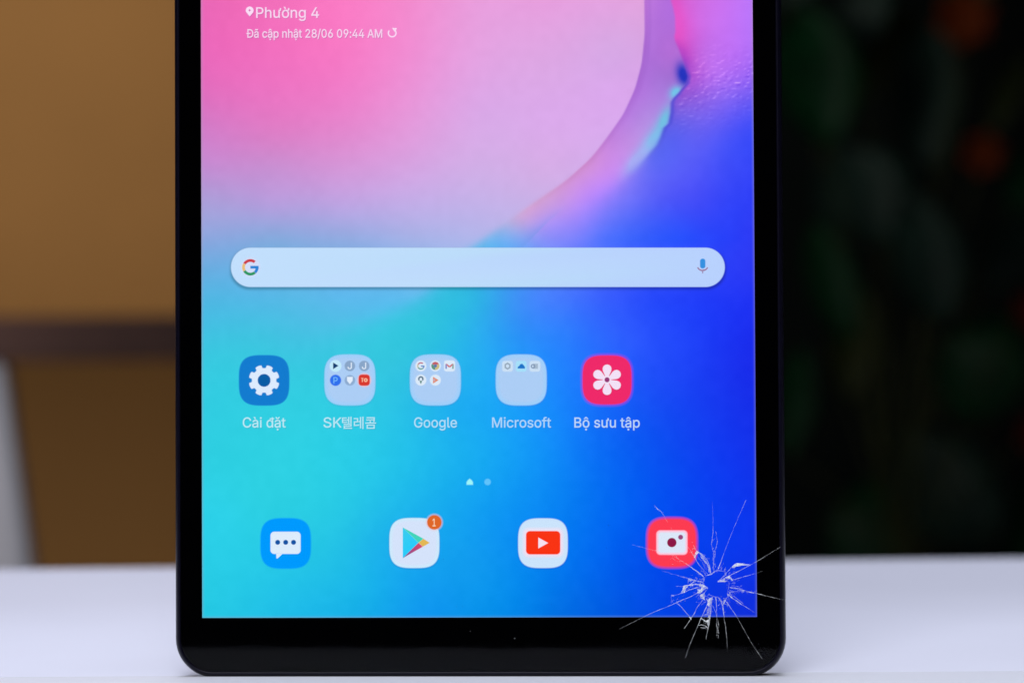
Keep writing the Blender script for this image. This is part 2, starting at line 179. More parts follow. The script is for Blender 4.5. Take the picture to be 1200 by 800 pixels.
    'Cài đặt': [[267,-7,225,-3,186,7,150,25,119,49,92,79,70,115,53,157,44,203,40,254,44,305,53,352,70,393,92,429,119,459,150,484,186,501,225,512,267,516,293,514,317,511,340,504,362,496,383,485,402,471,419,456,435,438,448,418,459,397,467,373,473,348,408,348,404,365,397,380,389,395,380,407,369,418,357,428,344,437,330,444,315,449,300,453,284,455,267,456,237,453,209,445,184,432,161,414,141,391,125,364,113,332,106,295,103,254,106,213,113,177,125,145,141,117,161,94,184,76,210,63,237,56,267,53,284,54,300,56,315,60,330,65,344,72,357,81,369,90,380,102,389,114,397,128,404,144,408,160,473,160,467,135,459,112,448,91,435,71,420,53,402,38,383,24,363,13,341,5,317,-2,293,-6],[670,-9,647,-7,625,-3,604,5,586,15,571,29,558,45,548,63,542,84,540,108,542,128,546,146,553,161,563,174,574,184,588,193,602,200,618,206,635,211,653,214,671,217,688,220,744,227,757,229,767,231,775,235,781,240,784,246,786,255,786,257,785,272,782,285,777,297,770,307,761,315,750,322,737,327,722,330,706,331,689,330,673,327,659,322,647,316,637,309,628,301,620,292,614,283,610,274,551,291,561,313,574,331,589,346,605,358,624,368,643,375,663,380,684,383,704,384,718,384,733,382,749,379,765,375,781,369,796,360,810,350,822,336,832,320,840,301,845,278,847,251,847,0,787,0,787,52,783,52,777,43,771,34,762,25,752,16,740,8,725,1,709,-4,691,-7],[680,45,702,47,721,51,738,59,752,68,764,80,773,93,780,108,784,122,786,138,786,190,782,187,777,184,770,182,761,180,752,178,741,176,710,171,686,168,671,166,658,163,644,159,632,153,622,147,614,139,607,130,603,118,602,105,603,93,606,82,612,72,620,64,629,57,640,52,652,48,666,46],[675,429,609,529,678,529,726,429],[952,0,952,379,1013,379,1013,0],[983,443,972,444,962,448,953,455,946,463,942,472,941,483,942,494,946,504,953,512,962,518,972,522,983,524,994,522,1004,518,1013,512,1020,504,1024,494,1026,483,1024,472,1020,463,1013,455,1004,448,994,444],[1449,-8,1419,-6,1391,3,1365,16,1343,34,1324,57,1308,84,1297,116,1290,151,1288,189,1290,227,1297,261,1308,293,1324,320,1343,342,1365,361,1391,374,1419,382,1449,384,1471,383,1491,379,1507,373,1520,364,1532,355,1541,346,1549,336,1555,327,1560,319,1564,319,1564,509,1625,509,1625,0,1566,0,1566,59,1560,59,1555,50,1548,41,1541,31,1531,21,1520,12,1506,4,1490,-3,1471,-7],[1458,47,1480,49,1500,55,1517,65,1531,78,1544,95,1553,115,1560,138,1564,162,1565,189,1564,216,1560,241,1553,263,1544,282,1532,299,1517,312,1500,322,1480,328,1458,330,1436,328,1416,322,1398,311,1384,298,1371,281,1362,261,1355,239,1351,215,1350,189,1351,163,1355,139,1362,117,1372,97,1384,80,1399,66,1416,55,1436,49],[1456,420,1456,467,1676,467,1676,420],[1838,-9,1815,-7,1793,-3,1772,5,1754,15,1739,29,1726,45,1716,63,1710,84,1708,108,1710,128,1714,146,1721,161,1731,174,1742,184,1756,193,1770,200,1786,206,1803,211,1821,214,1839,217,1856,220,1912,227,1925,229,1935,231,1943,235,1949,240,1952,246,1954,255,1954,257,1953,272,1950,285,1945,297,1938,307,1929,315,1918,322,1905,327,1890,330,1874,331,1857,330,1841,327,1827,322,1815,316,1805,309,1796,301,1788,292,1782,283,1778,274,1719,291,1729,313,1742,331,1757,346,1773,358,1792,368,1811,375,1831,380,1852,383,1872,384,1886,384,1901,382,1917,379,1933,375,1949,369,1964,360,1978,350,1990,336,2000,320,2008,301,2013,278,2015,251,2015,0,1955,0,1955,52,1950,52,1945,43,1939,34,1930,25,1920,16,1907,8,1893,1,1877,-4,1859,-7],[1848,45,1870,47,1889,51,1906,59,1920,68,1932,80,1941,93,1948,108,1952,122,1954,138,1954,190,1950,187,1945,184,1938,182,1929,180,1920,178,1909,176,1878,171,1854,168,1839,166,1826,163,1812,159,1800,153,1790,147,1781,139,1775,130,1771,118,1770,105,1771,93,1774,82,1780,72,1788,64,1797,57,1808,52,1820,48,1834,46],[1867,433,1849,434,1833,439,1817,446,1804,455,1792,467,1782,481,1774,496,1770,512,1769,529,1813,529,1815,515,1820,502,1828,491,1839,483,1852,478,1867,476,1882,478,1895,483,1906,491,1914,502,1919,515,1921,529,1966,529,1965,512,1960,496,1953,481,1943,467,1931,456,1918,446,1902,439,1885,434],[1868,-144,1857,-143,1847,-139,1838,-133,1831,-124,1827,-115,1826,-104,1827,-93,1831,-84,1838,-75,1847,-69,1857,-65,1868,-64,1879,-65,1889,-69,1898,-75,1905,-84,1909,-93,1911,-104,1909,-115,1905,-124,1898,-133,1889,-139,1879,-143],[2271,379,2271,327,2074,327,2074,379],[2132,471,2193,471,2193,98,2194,83,2198,70,2203,61,2212,55,2223,51,2238,50,2242,50,2247,50,2252,51,2269,54,2280,2,2274,0,2267,-2,2259,-3,2251,-3,2243,-4,2236,-4,2205,-1,2180,7,2159,21,2144,41,2135,64,2132,93]],
    'SK': [[224,-9,188,-7,156,-1,128,9,102,23,81,40,64,60,51,83,42,109,38,137,104,137,108,118,114,102,123,88,136,76,150,66,166,59,185,53,204,50,224,49,246,50,267,54,286,60,303,69,317,79,329,92,338,106,344,122,346,139,344,154,340,168,332,179,322,189,310,197,296,205,280,211,263,217,245,222,184,239,145,253,112,269,86,289,67,313,56,341,52,372,54,400,62,425,75,448,92,468,113,484,138,498,165,508,195,514,227,516,259,514,289,508,316,498,340,484,360,468,377,449,390,427,398,403,401,378,337,378,332,402,320,421,302,437,280,449,254,456,225,459,204,457,185,454,167,448,152,440,139,430,129,418,121,405,117,391,115,376,117,359,122,345,131,334,142,324,155,315,169,308,184,302,198,297,212,293,264,279,279,275,295,270,312,264,328,256,344,248,359,238,372,226,384,213,395,198,402,180,407,161,408,139,406,112,399,87,386,64,370,43,349,25,323,11,294,0,261,-7],[551,145,551,216,586,261,621,303,658,344,810,509,895,509,678,276,674,276],[507,0,507,509,571,509,571,334,571,225,571,193,571,0],[819,0,634,259,675,309,895,0]],
    'Google': [[269,-7,225,-3,185,7,149,25,118,49,91,79,69,116,53,157,43,203,40,254,43,305,53,352,69,393,91,429,117,459,149,484,184,501,223,512,265,516,291,514,316,510,340,504,363,494,384,483,403,469,421,453,436,436,449,416,460,395,468,373,474,349,408,349,402,365,395,379,387,393,378,406,368,417,356,427,344,436,330,443,315,448,300,453,283,455,265,456,236,453,209,445,183,432,160,414,141,392,125,364,113,332,106,295,103,254,106,213,113,177,125,145,141,117,161,95,184,76,210,63,238,56,269,53,296,55,322,61,345,71,365,85,382,102,396,123,407,147,413,173,415,202,434,199,283,199,283,256,478,256,478,200,475,160,466,124,451,91,431,62,406,38,377,19,344,5,308,-4],[728,-8,695,-5,664,3,637,16,613,35,593,58,576,85,564,116,557,150,554,187,557,225,564,260,576,291,593,318,613,341,637,360,664,374,695,382,728,384,761,382,791,374,819,360,843,341,863,318,880,291,892,260,899,225,901,187,899,150,892,116,880,85,863,58,843,35,819,16,791,3,761,-5],[728,46,752,49,773,55,791,66,806,80,818,97,827,117,834,139,838,163,840,187,838,212,834,236,827,258,818,278,806,296,791,310,773,321,752,328,728,330,704,328,683,321,665,310,650,296,638,278,629,258,622,236,618,212,617,187,618,163,622,139,629,117,638,97,650,80,665,66,683,55,704,49],[1143,-8,1110,-5,1080,3,1052,16,1028,35,1008,58,991,85,979,116,972,150,970,187,972,225,979,260,991,291,1008,318,1028,341,1052,360,1080,374,1110,382,1143,384,1176,382,1207,374,1234,360,1258,341,1278,318,1295,291,1307,260,1314,225,1316,187,1314,150,1307,116,1295,85,1278,58,1258,35,1234,16,1207,3,1176,-5],[1143,46,1167,49,1188,55,1206,66,1221,80,1233,97,1243,117,1249,139,1253,163,1255,187,1253,212,1249,236,1243,258,1233,278,1221,296,1206,310,1188,321,1167,328,1143,330,1119,328,1098,321,1081,310,1066,296,1053,278,1044,258,1037,236,1033,212,1032,187,1033,163,1037,139,1044,117,1053,97,1066,80,1081,66,1098,55,1119,49],[1558,-151,1531,-149,1506,-146,1484,-140,1465,-132,1448,-122,1433,-110,1420,-97,1410,-84,1401,-69,1452,-41,1458,-49,1464,-57,1472,-66,1481,-74,1492,-82,1505,-88,1520,-93,1537,-96,1558,-97,1586,-95,1611,-87,1633,-75,1649,-58,1659,-34,1662,-6,1662,68,1657,68,1652,60,1645,51,1637,41,1628,32,1616,23,1603,16,1587,10,1568,6,1546,5,1516,7,1489,14,1463,27,1441,43,1421,65,1406,90,1394,120,1387,154,1385,191,1387,229,1394,263,1406,293,1421,320,1440,342,1463,361,1488,374,1516,382,1547,384,1569,383,1588,379,1604,373,1618,365,1629,356,1639,346,1647,336,1653,327,1658,319,1664,319,1664,379,1723,379,1723,-9,1721,-40,1713,-67,1701,-90,1684,-109,1665,-124,1641,-136,1615,-144,1587,-149],[1555,59,1577,61,1597,66,1614,75,1629,87,1641,103,1651,121,1657,142,1662,166,1663,193,1662,219,1658,242,1651,264,1641,283,1629,299,1615,312,1597,322,1578,328,1555,330,1533,328,1513,322,1496,312,1481,298,1469,282,1459,262,1452,241,1448,218,1447,193,1448,167,1452,144,1459,123,1469,104,1481,88,1496,76,1513,66,1533,61],[1915,-2,1888,0,1866,8,1850,20,1838,37,1831,59,1828,84,1828,509,1889,509,1889,99,1890,83,1892,71,1896,62,1902,57,1910,53,1922,52,1927,52,1932,52,1936,53,1939,53,1942,54,1945,54,1956,3,1951,1,1944,0,1937,-1,1930,-2,1922,-2],[2177,-8,2142,-5,2110,3,2082,16,2057,35,2037,58,2020,85,2009,116,2001,150,1999,187,2001,224,2008,258,2020,290,2036,317,2056,340,2080,359,2107,373,2137,382,2170,384,2191,383,2211,380,2231,374,2250,366,2267,355,2284,341,2299,324,2312,305,2322,282,2330,256,2334,227,2336,194,2336,169,2040,169,2040,221,2303,221,2274,202,2273,226,2269,248,2263,269,2253,286,2242,301,2227,314,2211,323,2192,328,2170,330,2148,328,2129,323,2111,313,2096,301,2084,286,2074,270,2067,251,2062,231,2061,211,2061,178,2062,151,2067,127,2075,106,2086,88,2100,73,2116,61,2134,53,2155,48,2177,46,2192,47,2206,49,2219,53,2230,58,2241,65,2250,73,2258,82,2265,93,2270,105,2330,91,2323,72,2313,55,2300,39,2285,26,2267,14,2247,4,2226,-3,2202,-7]],
    'Microsoft': [[60,0,60,509,152,509,277,187,280,179,284,170,287,159,299,123,311,84,322,49,307,49,318,83,330,121,342,158,352,187,476,509,568,509,568,0,504,0,504,291,504,327,505,369,506,413,507,457,513,457,498,409,482,363,467,322,456,291,342,0,286,0,170,291,159,321,145,361,129,408,112,457,119,457,120,416,121,372,122,328,122,291,122,0],[681,0,681,379,742,379,742,0],[712,443,701,444,691,448,682,455,675,463,671,472,670,483,671,494,675,504,682,512,691,518,701,522,712,524,723,522,733,518,742,512,749,504,753,494,755,483,753,472,749,463,742,455,733,448,723,444],[1002,-8,969,-5,939,3,912,16,888,35,867,58,851,85,839,116,831,150,829,187,831,225,839,260,851,291,867,318,888,341,912,360,939,374,969,382,1002,384,1020,384,1038,381,1055,377,1071,371,1086,364,1100,356,1113,346,1124,335,1135,322,1144,308,1151,293,1156,277,1098,262,1094,272,1090,281,1085,289,1079,297,1072,304,1065,311,1056,316,1047,321,1037,325,1026,328,1014,329,1002,330,978,328,958,321,940,310,925,296,913,278,903,258,896,236,892,212,891,187,892,163,896,139,903,117,913,97,925,80,940,66,958,55,978,49,1002,46,1015,47,1026,49,1037,52,1048,55,1057,60,1066,66,1073,73,1080,80,1086,89,1092,98,1096,107,1099,117,1158,102,1152,86,1145,70,1136,56,1126,43,1114,32,1101,21,1087,12,1072,5,1055,-1,1038,-5,1021,-7],[1243,0,1243,379,1302,379,1302,321,1306,321,1315,339,1327,354,1343,367,1361,377,1382,383,1404,385,1420,384,1434,384,1434,322,1431,323,1427,324,1420,324,1413,325,1405,326,1397,326,1380,324,1364,321,1350,315,1337,306,1325,296,1316,284,1310,269,1306,254,1304,237,1304,0],[1657,-8,1624,-5,1594,3,1566,16,1542,35,1522,58,1506,85,1493,116,1486,150,1484,187,1486,225,1493,260,1506,291,1522,318,1542,341,1566,360,1594,374,1624,382,1657,384,1690,382,1721,374,1748,360,1772,341,1793,318,1809,291,1821,260,1828,225,1831,187,1828,150,1821,116,1809,85,1793,58,1772,35,1748,16,1721,3,1690,-5],[1657,46,1681,49,1702,55,1720,66,1735,80,1747,97,1757,117,1763,139,1768,163,1769,187,1768,212,1763,236,1757,258,1747,278,1735,296,1720,310,1702,321,1681,328,1657,330,1633,328,1613,321,1595,310,1580,296,1568,278,1558,258,1551,236,1547,212,1546,187,1547,163,1551,139,1558,117,1568,97,1580,80,1595,66,1613,55,1633,49],[2047,-8,2022,-7,1998,-3,1977,3,1958,12,1941,24,1927,38,1915,54,1906,73,1900,94,1959,107,1965,87,1975,72,1989,60,2005,52,2024,47,2046,45,2071,47,2092,53,2109,62,2122,74,2130,88,2133,103,2131,115,2127,126,2119,136,2108,144,2094,150,2077,155,2014,170,1983,180,1957,192,1937,208,1923,227,1914,249,1912,274,1914,295,1920,314,1930,332,1944,347,1960,360,1980,370,2002,378,2026,383,2052,384,2077,383,2099,379,2119,372,2136,363,2151,352,2164,339,2174,324,2183,308,2189,290,2133,277,2127,291,2118,304,2107,316,2093,325,2075,331,2052,333,2031,331,2012,326,1996,317,1983,305,1976,292,1973,277,1975,264,1980,253,1989,243,2001,235,2017,229,2037,223,2094,209,2126,200,2151,187,2171,171,2185,153,2193,131,2196,107,2194,85,2188,65,2177,47,2163,31,2145,18,2125,6,2101,-2,2075,-7],[2437,-8,2404,-5,2374,3,2347,16,2322,35,2302,58,2286,85,2274,116,2266,150,2264,187,2266,225,2274,260,2286,291,2302,318,2322,341,2347,360,2374,374,2404,382,2437,384,2470,382,2501,374,2528,360,2552,341,2573,318,2589,291,2601,260,2608,225,2611,187,2608,150,2601,116,2589,85,2573,58,2552,35,2528,16,2501,3,2470,-5],[2437,46,2461,49,2482,55,2500,66,2515,80,2527,97,2537,117,2544,139,2548,163,2549,187,2548,212,2544,236,2537,258,2527,278,2515,296,2500,310,2482,321,2461,328,2437,330,2413,328,2393,321,2375,310,2360,296,2348,278,2338,258,2331,236,2327,212,2326,187,2327,163,2331,139,2338,117,2348,97,2360,80,2375,66,2393,55,2413,49],[2873,379,2873,327,2651,327,2651,379],[2726,0,2726,432,2727,452,2732,470,2741,486,2752,499,2765,510,2780,519,2797,525,2814,529,2832,530,2845,530,2857,529,2867,527,2876,525,2883,523,2888,521,2872,468,2869,470,2865,471,2860,472,2854,473,2847,474,2840,474,2823,472,2809,468,2799,460,2792,449,2788,435,2787,419,2787,0],[3102,379,3102,327,2905,327,2905,379],[2963,471,3025,471,3025,98,3026,83,3029,70,3035,61,3043,55,3054,51,3069,50,3073,50,3078,50,3084,51,3100,54,3112,2,3105,0,3098,-2,3090,-3,3083,-3,3075,-4,3067,-4,3037,-1,3011,7,2991,21,2976,41,2966,64,2963,93]],
    'Bộ sưu tập': [[60,0,60,509,241,509,274,507,304,501,329,491,350,477,367,461,381,442,390,421,396,398,398,374,397,353,393,336,387,320,378,307,368,295,356,286,343,278,329,272,315,267,315,262,331,260,347,254,363,245,378,234,391,220,402,203,411,184,416,161,418,136,416,111,410,88,400,67,386,48,368,31,344,18,317,8,284,2,247,0],[125,57,245,57,281,60,309,67,330,80,344,96,353,115,355,137,354,153,350,169,342,184,333,197,320,209,306,218,289,225,269,229,248,231,125,231],[125,285,238,285,256,287,273,290,288,296,302,304,314,314,323,326,330,340,335,355,336,372,333,393,326,412,313,429,294,442,270,449,240,452,125,452],[663,-8,630,-5,600,3,573,16,549,35,529,58,512,85,500,116,493,150,490,187,493,225,500,260,512,291,529,318,549,341,573,360,600,374,630,382,663,384,697,382,727,374,755,360,779,341,799,318,815,291,828,260,835,225,837,187,835,150,828,116,815,85,799,58,779,35,755,16,727,3,697,-5],[663,46,687,49,708,55,726,66,741,80,754,97,763,117,770,139,774,163,775,187,774,212,770,236,763,258,754,278,741,296,726,310,708,321,687,328,663,330,640,328,619,321,601,310,586,296,574,278,565,258,558,236,554,212,552,187,554,163,558,139,565,117,574,97,586,80,601,66,619,55,640,49],[614,435,554,435,554,438,634,529,692,529,773,438,773,435,712,435,663,495],[664,-144,653,-143,643,-139,635,-133,628,-124,623,-115,622,-104,623,-93,628,-84,635,-75,643,-69,653,-65,664,-64,676,-65,686,-69,695,-75,702,-84,706,-93,707,-104,706,-115,702,-124,695,-133,686,-139,676,-143],[1241,-8,1216,-7,1193,-3,1171,3,1152,12,1135,24,1121,38,1109,54,1100,73,1095,94,1153,107,1160,87,1170,72,1183,60,1200,52,1219,47,1240,45,1265,47,1286,53,1304,62,1317,74,1324,88,1327,103,1326,115,1321,126,1313,136,1302,144,1288,150,1271,155,1208,170,1177,180,1151,192,1131,208,1117,227,1109,249,1106,274,1108,295,1114,314,1124,332,1138,347,1154,360,1174,370,1196,378,1220,383,1246,384,1271,383,1293,379,1313,372,1330,363,1345,352,1358,339,1368,324,1377,308,1383,290,1327,277,1321,291,1313,304,1302,316,1287,325,1269,331,1247,333,1225,331,1206,326,1190,317,1178,305,1170,292,1168,277,1169,264,1174,253,1183,243,1195,235,1211,229,1231,223,1288,209,1320,200,1346,187,1365,171,1379,153,1387,131,1390,107,1388,85,1382,65,1371,47,1357,31,1340,18,1319,6,1295,-2,1269,-7],[1746,338,1746,379,1775,379,1781,381,1785,384,1787,391,1787,464,1841,464,1841,396,1840,379,1835,364,1827,353,1816,345,1801,340,1783,338],[1606,-5,1582,-3,1559,2,1539,11,1521,23,1506,39,1493,59,1484,82,1478,109,1477,139,1477,379,1538,379,1538,144,1540,117,1548,94,1561,75,1578,61,1599,53,1624,50,1642,51,1658,55,1673,62,1687,71,1698,83,1707,97,1714,113,1719,132,1720,153,1720,379,1781,379,1781,0,1722,0,1722,92,1731,92,1718,60,1701,35,1681,17,1658,5,1633,-3],[2038,-5,2013,-3,1991,2,1970,11,1952,23,1937,39,1925,59,1916,82,1910,109,1908,139,1908,379,1969,379,1969,144,1972,117,1980,94,1992,75,2010,61,2031,53,2056,50,2073,51,2090,55,2105,62,2118,71,2130,83,2139,97,2146,113,2150,132,2152,153,2152,379,2213,379,2213,0,2154,0,2154,92,2163,92,2149,60,2133,35,2113,17,2090,5,2065,-3],[2657,379,2657,327,2460,327,2460,379],[2518,471,2579,471,2579,98,2580,83,2584,70,2589,61,2598,55,2609,51,2624,50,2628,50,2633,50,2639,51,2655,54,2666,2,2660,0,2653,-2,2645,-3,2637,-3,2629,-4,2622,-4,2591,-1,2566,7,2545,21,2530,41,2521,64,2518,93],[2841,-9,2817,-7,2796,-3,2775,5,2757,15,2741,29,2728,45,2719,63,2713,84,2711,108,2713,128,2717,146,2724,161,2733,174,2745,184,2758,193,2773,200,2789,206,2806,211,2824,214,2841,217,2859,220,2914,227,2927,229,2938,231,2946,235,2952,240,2955,246,2956,255,2956,257,2955,272,2952,285,2947,297,2940,307,2932,315,2921,322,2908,327,2893,330,2876,331,2859,330,2844,327,2830,322,2818,316,2807,309,2798,301,2791,292,2785,283,2781,274,2722,291,2732,313,2744,331,2759,346,2776,358,2794,368,2814,375,2834,380,2854,383,2875,384,2889,384,2904,382,2920,379,2936,375,2951,369,2967,360,2980,350,2993,336,3003,320,3011,301,3016,278,3017,251,3017,0,2957,0,2957,52,2953,52,2948,43,2941,34,2933,25,2922,16,2910,8,2896,1,2880,-4,2861,-7],[2851,45,2873,47,2892,51,2909,59,2923,68,2935,80,2944,93,2951,108,2955,122,2956,138,2956,190,2953,187,2947,184,2940,182,2932,180,2922,178,2912,176,2881,171,2856,168,2842,166,2828,163,2815,159,2803,153,2793,147,2784,139,2778,130,2774,118,2773,105,2774,93,2777,82,2783,72,2790,64,2800,57,2811,52,2823,48,2836,46],[2821,435,2761,435,2761,438,2841,529,2899,529,2980,438,2980,435,2918,435,2870,495],[2871,-144,2860,-143,2850,-139,2841,-133,2834,-124,2830,-115,2828,-104,2830,-93,2834,-84,2841,-75,2850,-69,2860,-65,2871,-64,2882,-65,2892,-69,2901,-75,2908,-84,2912,-93,2913,-104,2912,-115,2908,-124,2901,-133,2892,-139,2882,-143],[3123,-143,3123,379,3182,379,3182,319,3188,319,3193,327,3200,336,3207,346,3216,355,3228,364,3241,373,3258,379,3277,383,3299,384,3329,382,3357,374,3383,361,3405,342,3424,320,3440,293,3451,261,3458,227,3460,189,3458,151,3451,116,3440,84,3425,57,3406,34,3383,16,3358,3,3330,-6,3299,-8,3278,-7,3259,-3,3243,4,3229,12,3217,21,3208,31,3200,41,3194,50,3188,59,3184,59,3184,-143],[3290,47,3312,49,3332,55,3349,66,3364,80,3376,97,3386,117,3393,139,3397,163,3398,189,3397,215,3393,239,3386,261,3377,281,3364,298,3350,311,3332,322,3313,328,3290,330,3268,328,3248,322,3231,312,3216,299,3204,282,3195,263,3188,241,3184,216,3183,189,3184,162,3188,138,3195,115,3205,95,3217,78,3232,65,3249,55,3268,49]],
    '1': [[76,0,76,55,391,55,391,0],[276,509,276,0,212,0,212,448,209,448,86,358,86,427,198,509]],
    'J': [[185,-7,143,-2,106,11,75,33,52,63,38,100,33,145,33,173,98,173,98,145,100,117,108,93,122,74,139,61,160,53,185,50,209,53,230,61,248,74,261,93,269,117,272,145,272,509,336,509,336,145,332,100,318,63,294,33,263,11,227,-2]],
    'P': [[60,0,60,509,235,509,272,506,305,499,332,487,356,471,375,452,390,430,400,404,407,377,409,348,407,318,400,291,390,265,375,243,356,223,332,207,305,195,272,188,235,186,109,186,109,242,233,242,257,244,279,248,297,256,312,266,324,279,333,294,339,310,343,328,344,348,343,367,339,385,333,402,324,416,312,428,297,439,279,446,257,451,232,452,125,452,125,0]],
    '텔레콤': [[257,289,257,118,284,118,284,289],[195,284,195,218,154,218,154,195,195,195,195,121,223,121,223,284],[32,270,32,131,52,131,94,132,131,135,169,140,166,162,131,157,97,155,60,154,60,191,139,191,139,214,60,214,60,247,152,247,152,270],[76,-1,76,-24,297,-24,297,-1,105,-1,105,31,284,31,284,104,75,104,75,81,256,81,256,53,76,53],[581,290,581,-27,608,-27,608,290],[349,255,349,231,434,231,434,168,350,168,350,51,371,51,410,51,449,54,491,60,489,84,450,78,414,76,378,75,378,145,462,145,462,255],[516,282,516,176,477,176,477,152,516,152,516,-11,544,-11,544,282],[697,81,697,-23,911,-23,911,81],[883,58,883,1,725,1,725,58],[696,279,696,255,884,255,883,224,688,218,692,194,882,203,881,189,879,174,876,158,905,156,910,194,913,227,913,255,913,279],[778,179,778,137,662,137,662,113,947,113,947,137,807,137,807,179]],
}
# ------------------------------------------------------------------ tabletop
M_table = material('white_laminate', (0.69, 0.70, 0.84), 0.5, 0.3, noise=(7.0, 0.035), bump=(220, 0.03))
M_front = material('white_panel', (0.75, 0.765, 0.87), 0.5, 0.3, noise=(9.0, 0.02), bump=(220, 0.03))
M_back = material('grey_edge', (0.55, 0.55, 0.60), 0.5)


def slab(name, quad, z0, z1, mat, parent, bevel):
    bm = bmesh.new()
    lo = [bm.verts.new((p[0], p[1], z0)) for p in quad]
    hi = [bm.verts.new((p[0], p[1], z1)) for p in quad]
    bm.faces.new(lo[::-1])
    bm.faces.new(hi)
    for i in range(4):
        bm.faces.new((lo[i], lo[(i + 1) % 4], hi[(i + 1) % 4], hi[i]))
    bmesh.ops.bevel(bm, geom=list(bm.edges), offset=bevel, segments=3, affect='EDGES', profile=0.5)
    return from_bm(name, bm, mat, parent, True)


def line_xy(pa, pb, x):
    t = (x - pa.x) / (pb.x - pa.x)
    return (x, pa.y + t * (pb.y - pa.y))


seam_a, seam_b = at_table(0, 794.2), at_table(1200, 787.2)
back_a, back_b = at_table(0, 666.5), at_table(1200, 653.0)
XL, XR = -0.55, 0.60
table = bpy.data.objects.new('table', None)
COL.objects.link(table)
tag(table, 'white tabletop with a paler front panel under the upright black tablet', 'table')
sa, sb = line_xy(seam_a, seam_b, XL), line_xy(seam_a, seam_b, XR)
ba, bb = line_xy(back_a, back_b, XL), line_xy(back_a, back_b, XR)
rear = slab('rear_panel', [(sa[0], sa[1] + .0002), (sb[0], sb[1] + .0002), bb, ba], -0.025, 0.0, M_table, table, 0.0012)
front = slab('front_panel', [(XL, sa[1] - 0.130), (XR, sb[1] - 0.130), (sb[0], sb[1] - .0002), (sa[0], sa[1] - .0002)], -0.025, 0.0004, M_front, table, 0.0006)
rear['label'] = 'greyer rear panel of the tabletop'
front['label'] = 'paler front panel of the tabletop'

# ------------------------------------------------------------------ room behind
M_brown = material('tan_wall_paint', (0.36, 0.175, 0.05), 0.7, 0.2, noise=(2.2, 0.10), bump=(60, 0.1))
M_dark = material('black_wall_cloth', (0.004, 0.006, 0.006), 0.95, 0.05, noise=(3.0, 0.3))
bm = bmesh.new()
p = at_depth(600, 400, 3.6)
box(bm, (-2.2, 2.9, -0.9), (p.x + 0.0, 3.0, 1.3))
wall = from_bm('wall', bm, M_brown)
wall['kind'] = 'structure'
bm = bmesh.new()
box(bm, (p.x + 0.002, 2.9, -0.9), (2.0, 3.0, 1.3))
w2 = from_bm('wall', bm, M_dark)
w2['kind'] = 'structure'

M_darkwood = material('dark_wood', (0.10, 0.046, 0.040), 0.55, 0.3, noise=(12, 0.25))
M_greymetal = material('pale_grey_paint', (0.66, 0.67, 0.80), 0.5, 0.4, noise=(8, 0.05))
bt = bpy.data.objects.new('side_table', None)
COL.objects.link(bt)
bt.location = at_depth(60, 400, 2.1)
bt.location.z = -0.6
tag(bt, 'blurred table behind with thin dark wooden top and pale splayed leg', 'side table')
bpy.context.view_layer.update()


def world_part(name, bm, mat, parent, smooth=False):
    o = from_bm(name, bm, mat, parent, smooth)
    o.matrix_parent_inverse = Matrix.Translation(parent.location).inverted()
    return o


a, b = at_depth(-2600, 387, 2.1), at_depth(420, 421, 2.1)
bm = bmesh.new()
box(bm, (a.x, a.y, b.z), (b.x, 2.895, a.z), 0.002)  # top lengthened left and back, out of view, to shade the wall beneath
world_part('tabletop', bm, M_darkwood, bt)


def prism_between(bm, quad_a, quad_b):
    va = [bm.verts.new(q) for q in quad_a]
    vb = [bm.verts.new(q) for q in quad_b]
    n = len(va)
    bm.faces.new(va)
    bm.faces.new(vb[::-1])
    for i in range(n):
        bm.faces.new((va[i], vb[i], vb[(i + 1) % n], va[(i + 1) % n]))


def leg(px_top, px_bot, py_top, py_bot, z):
    bm = bmesh.new()
    t0, t1 = at_depth(px_top[0], py_top, z), at_depth(px_top[1], py_top, z)
    b0, b1 = at_depth(px_bot[0], py_bot, z), at_depth(px_bot[1], py_bot, z)
    dy = Vector((0, 0.03, 0))
    prism_between(bm, [t0, t1, t1 + dy, t0 + dy], [b0, b1, b1 + dy, b0 + dy])
    bmesh.ops.bevel(bm, geom=list(bm.edges), offset=0.006, segments=3, affect='EDGES', profile=0.5)
    world_part('leg', bm, M_greymetal, bt, True)


leg((-62, 4), (22, 126), 421.5, 1330, 2.112)
leg((360, 396), (300, 340), 421.5, 1330, 2.112)

# plant with orange flowers in the dark at the right
M_leaf = [material('leaf_green', (0.003, 0.060, 0.018), 0.5, 0.3, noise=(30, 0.3)),
          material('leaf_grey_green', (0.026, 0.062, 0.050), 0.5, 0.3, noise=(30, 0.3)),
          material('leaf_olive', (0.04, 0.055, 0.014), 0.5, 0.3, noise=(30, 0.3))]
M_stem = material('plant_stem', (0.05, 0.06, 0.02), 0.7, 0.2, noise=(40, 0.2))
M_flower = material('orange_petal', (0.29, 0.048, 0.007), 0.6, 0.2, noise=(50, 0.15))
M_red = material('red_petal', (0.20, 0.015, 0.008), 0.6, 0.2, noise=(50, 0.15))
M_pot = material('pot_black', (0.01, 0.01, 0.01), 0.5, 0.3, noise=(20, 0.2))
plant = bpy.data.objects.new('potted_plant', None)
COL.objects.link(plant)
PZ = 3.0
pb = at_depth(1060, 760, PZ)
plant.location = (pb.x, pb.y, pb.z)
tag(plant, 'dim leafy plant with orange and red flowers in the dark behind the table', 'plant')
bpy.context.view_layer.update()
bm = bmesh.new()
bmesh.ops.create_cone(bm, cap_ends=True, segments=24, radius1=0.05, radius2=0.075, depth=0.13,
                      matrix=Matrix.Translation(pb + Vector((0, 0.03, 0.0))))
world_part('pot', bm, M_pot, plant, True)
POT_TOP = pb + Vector((0, 0.03, 0.06))


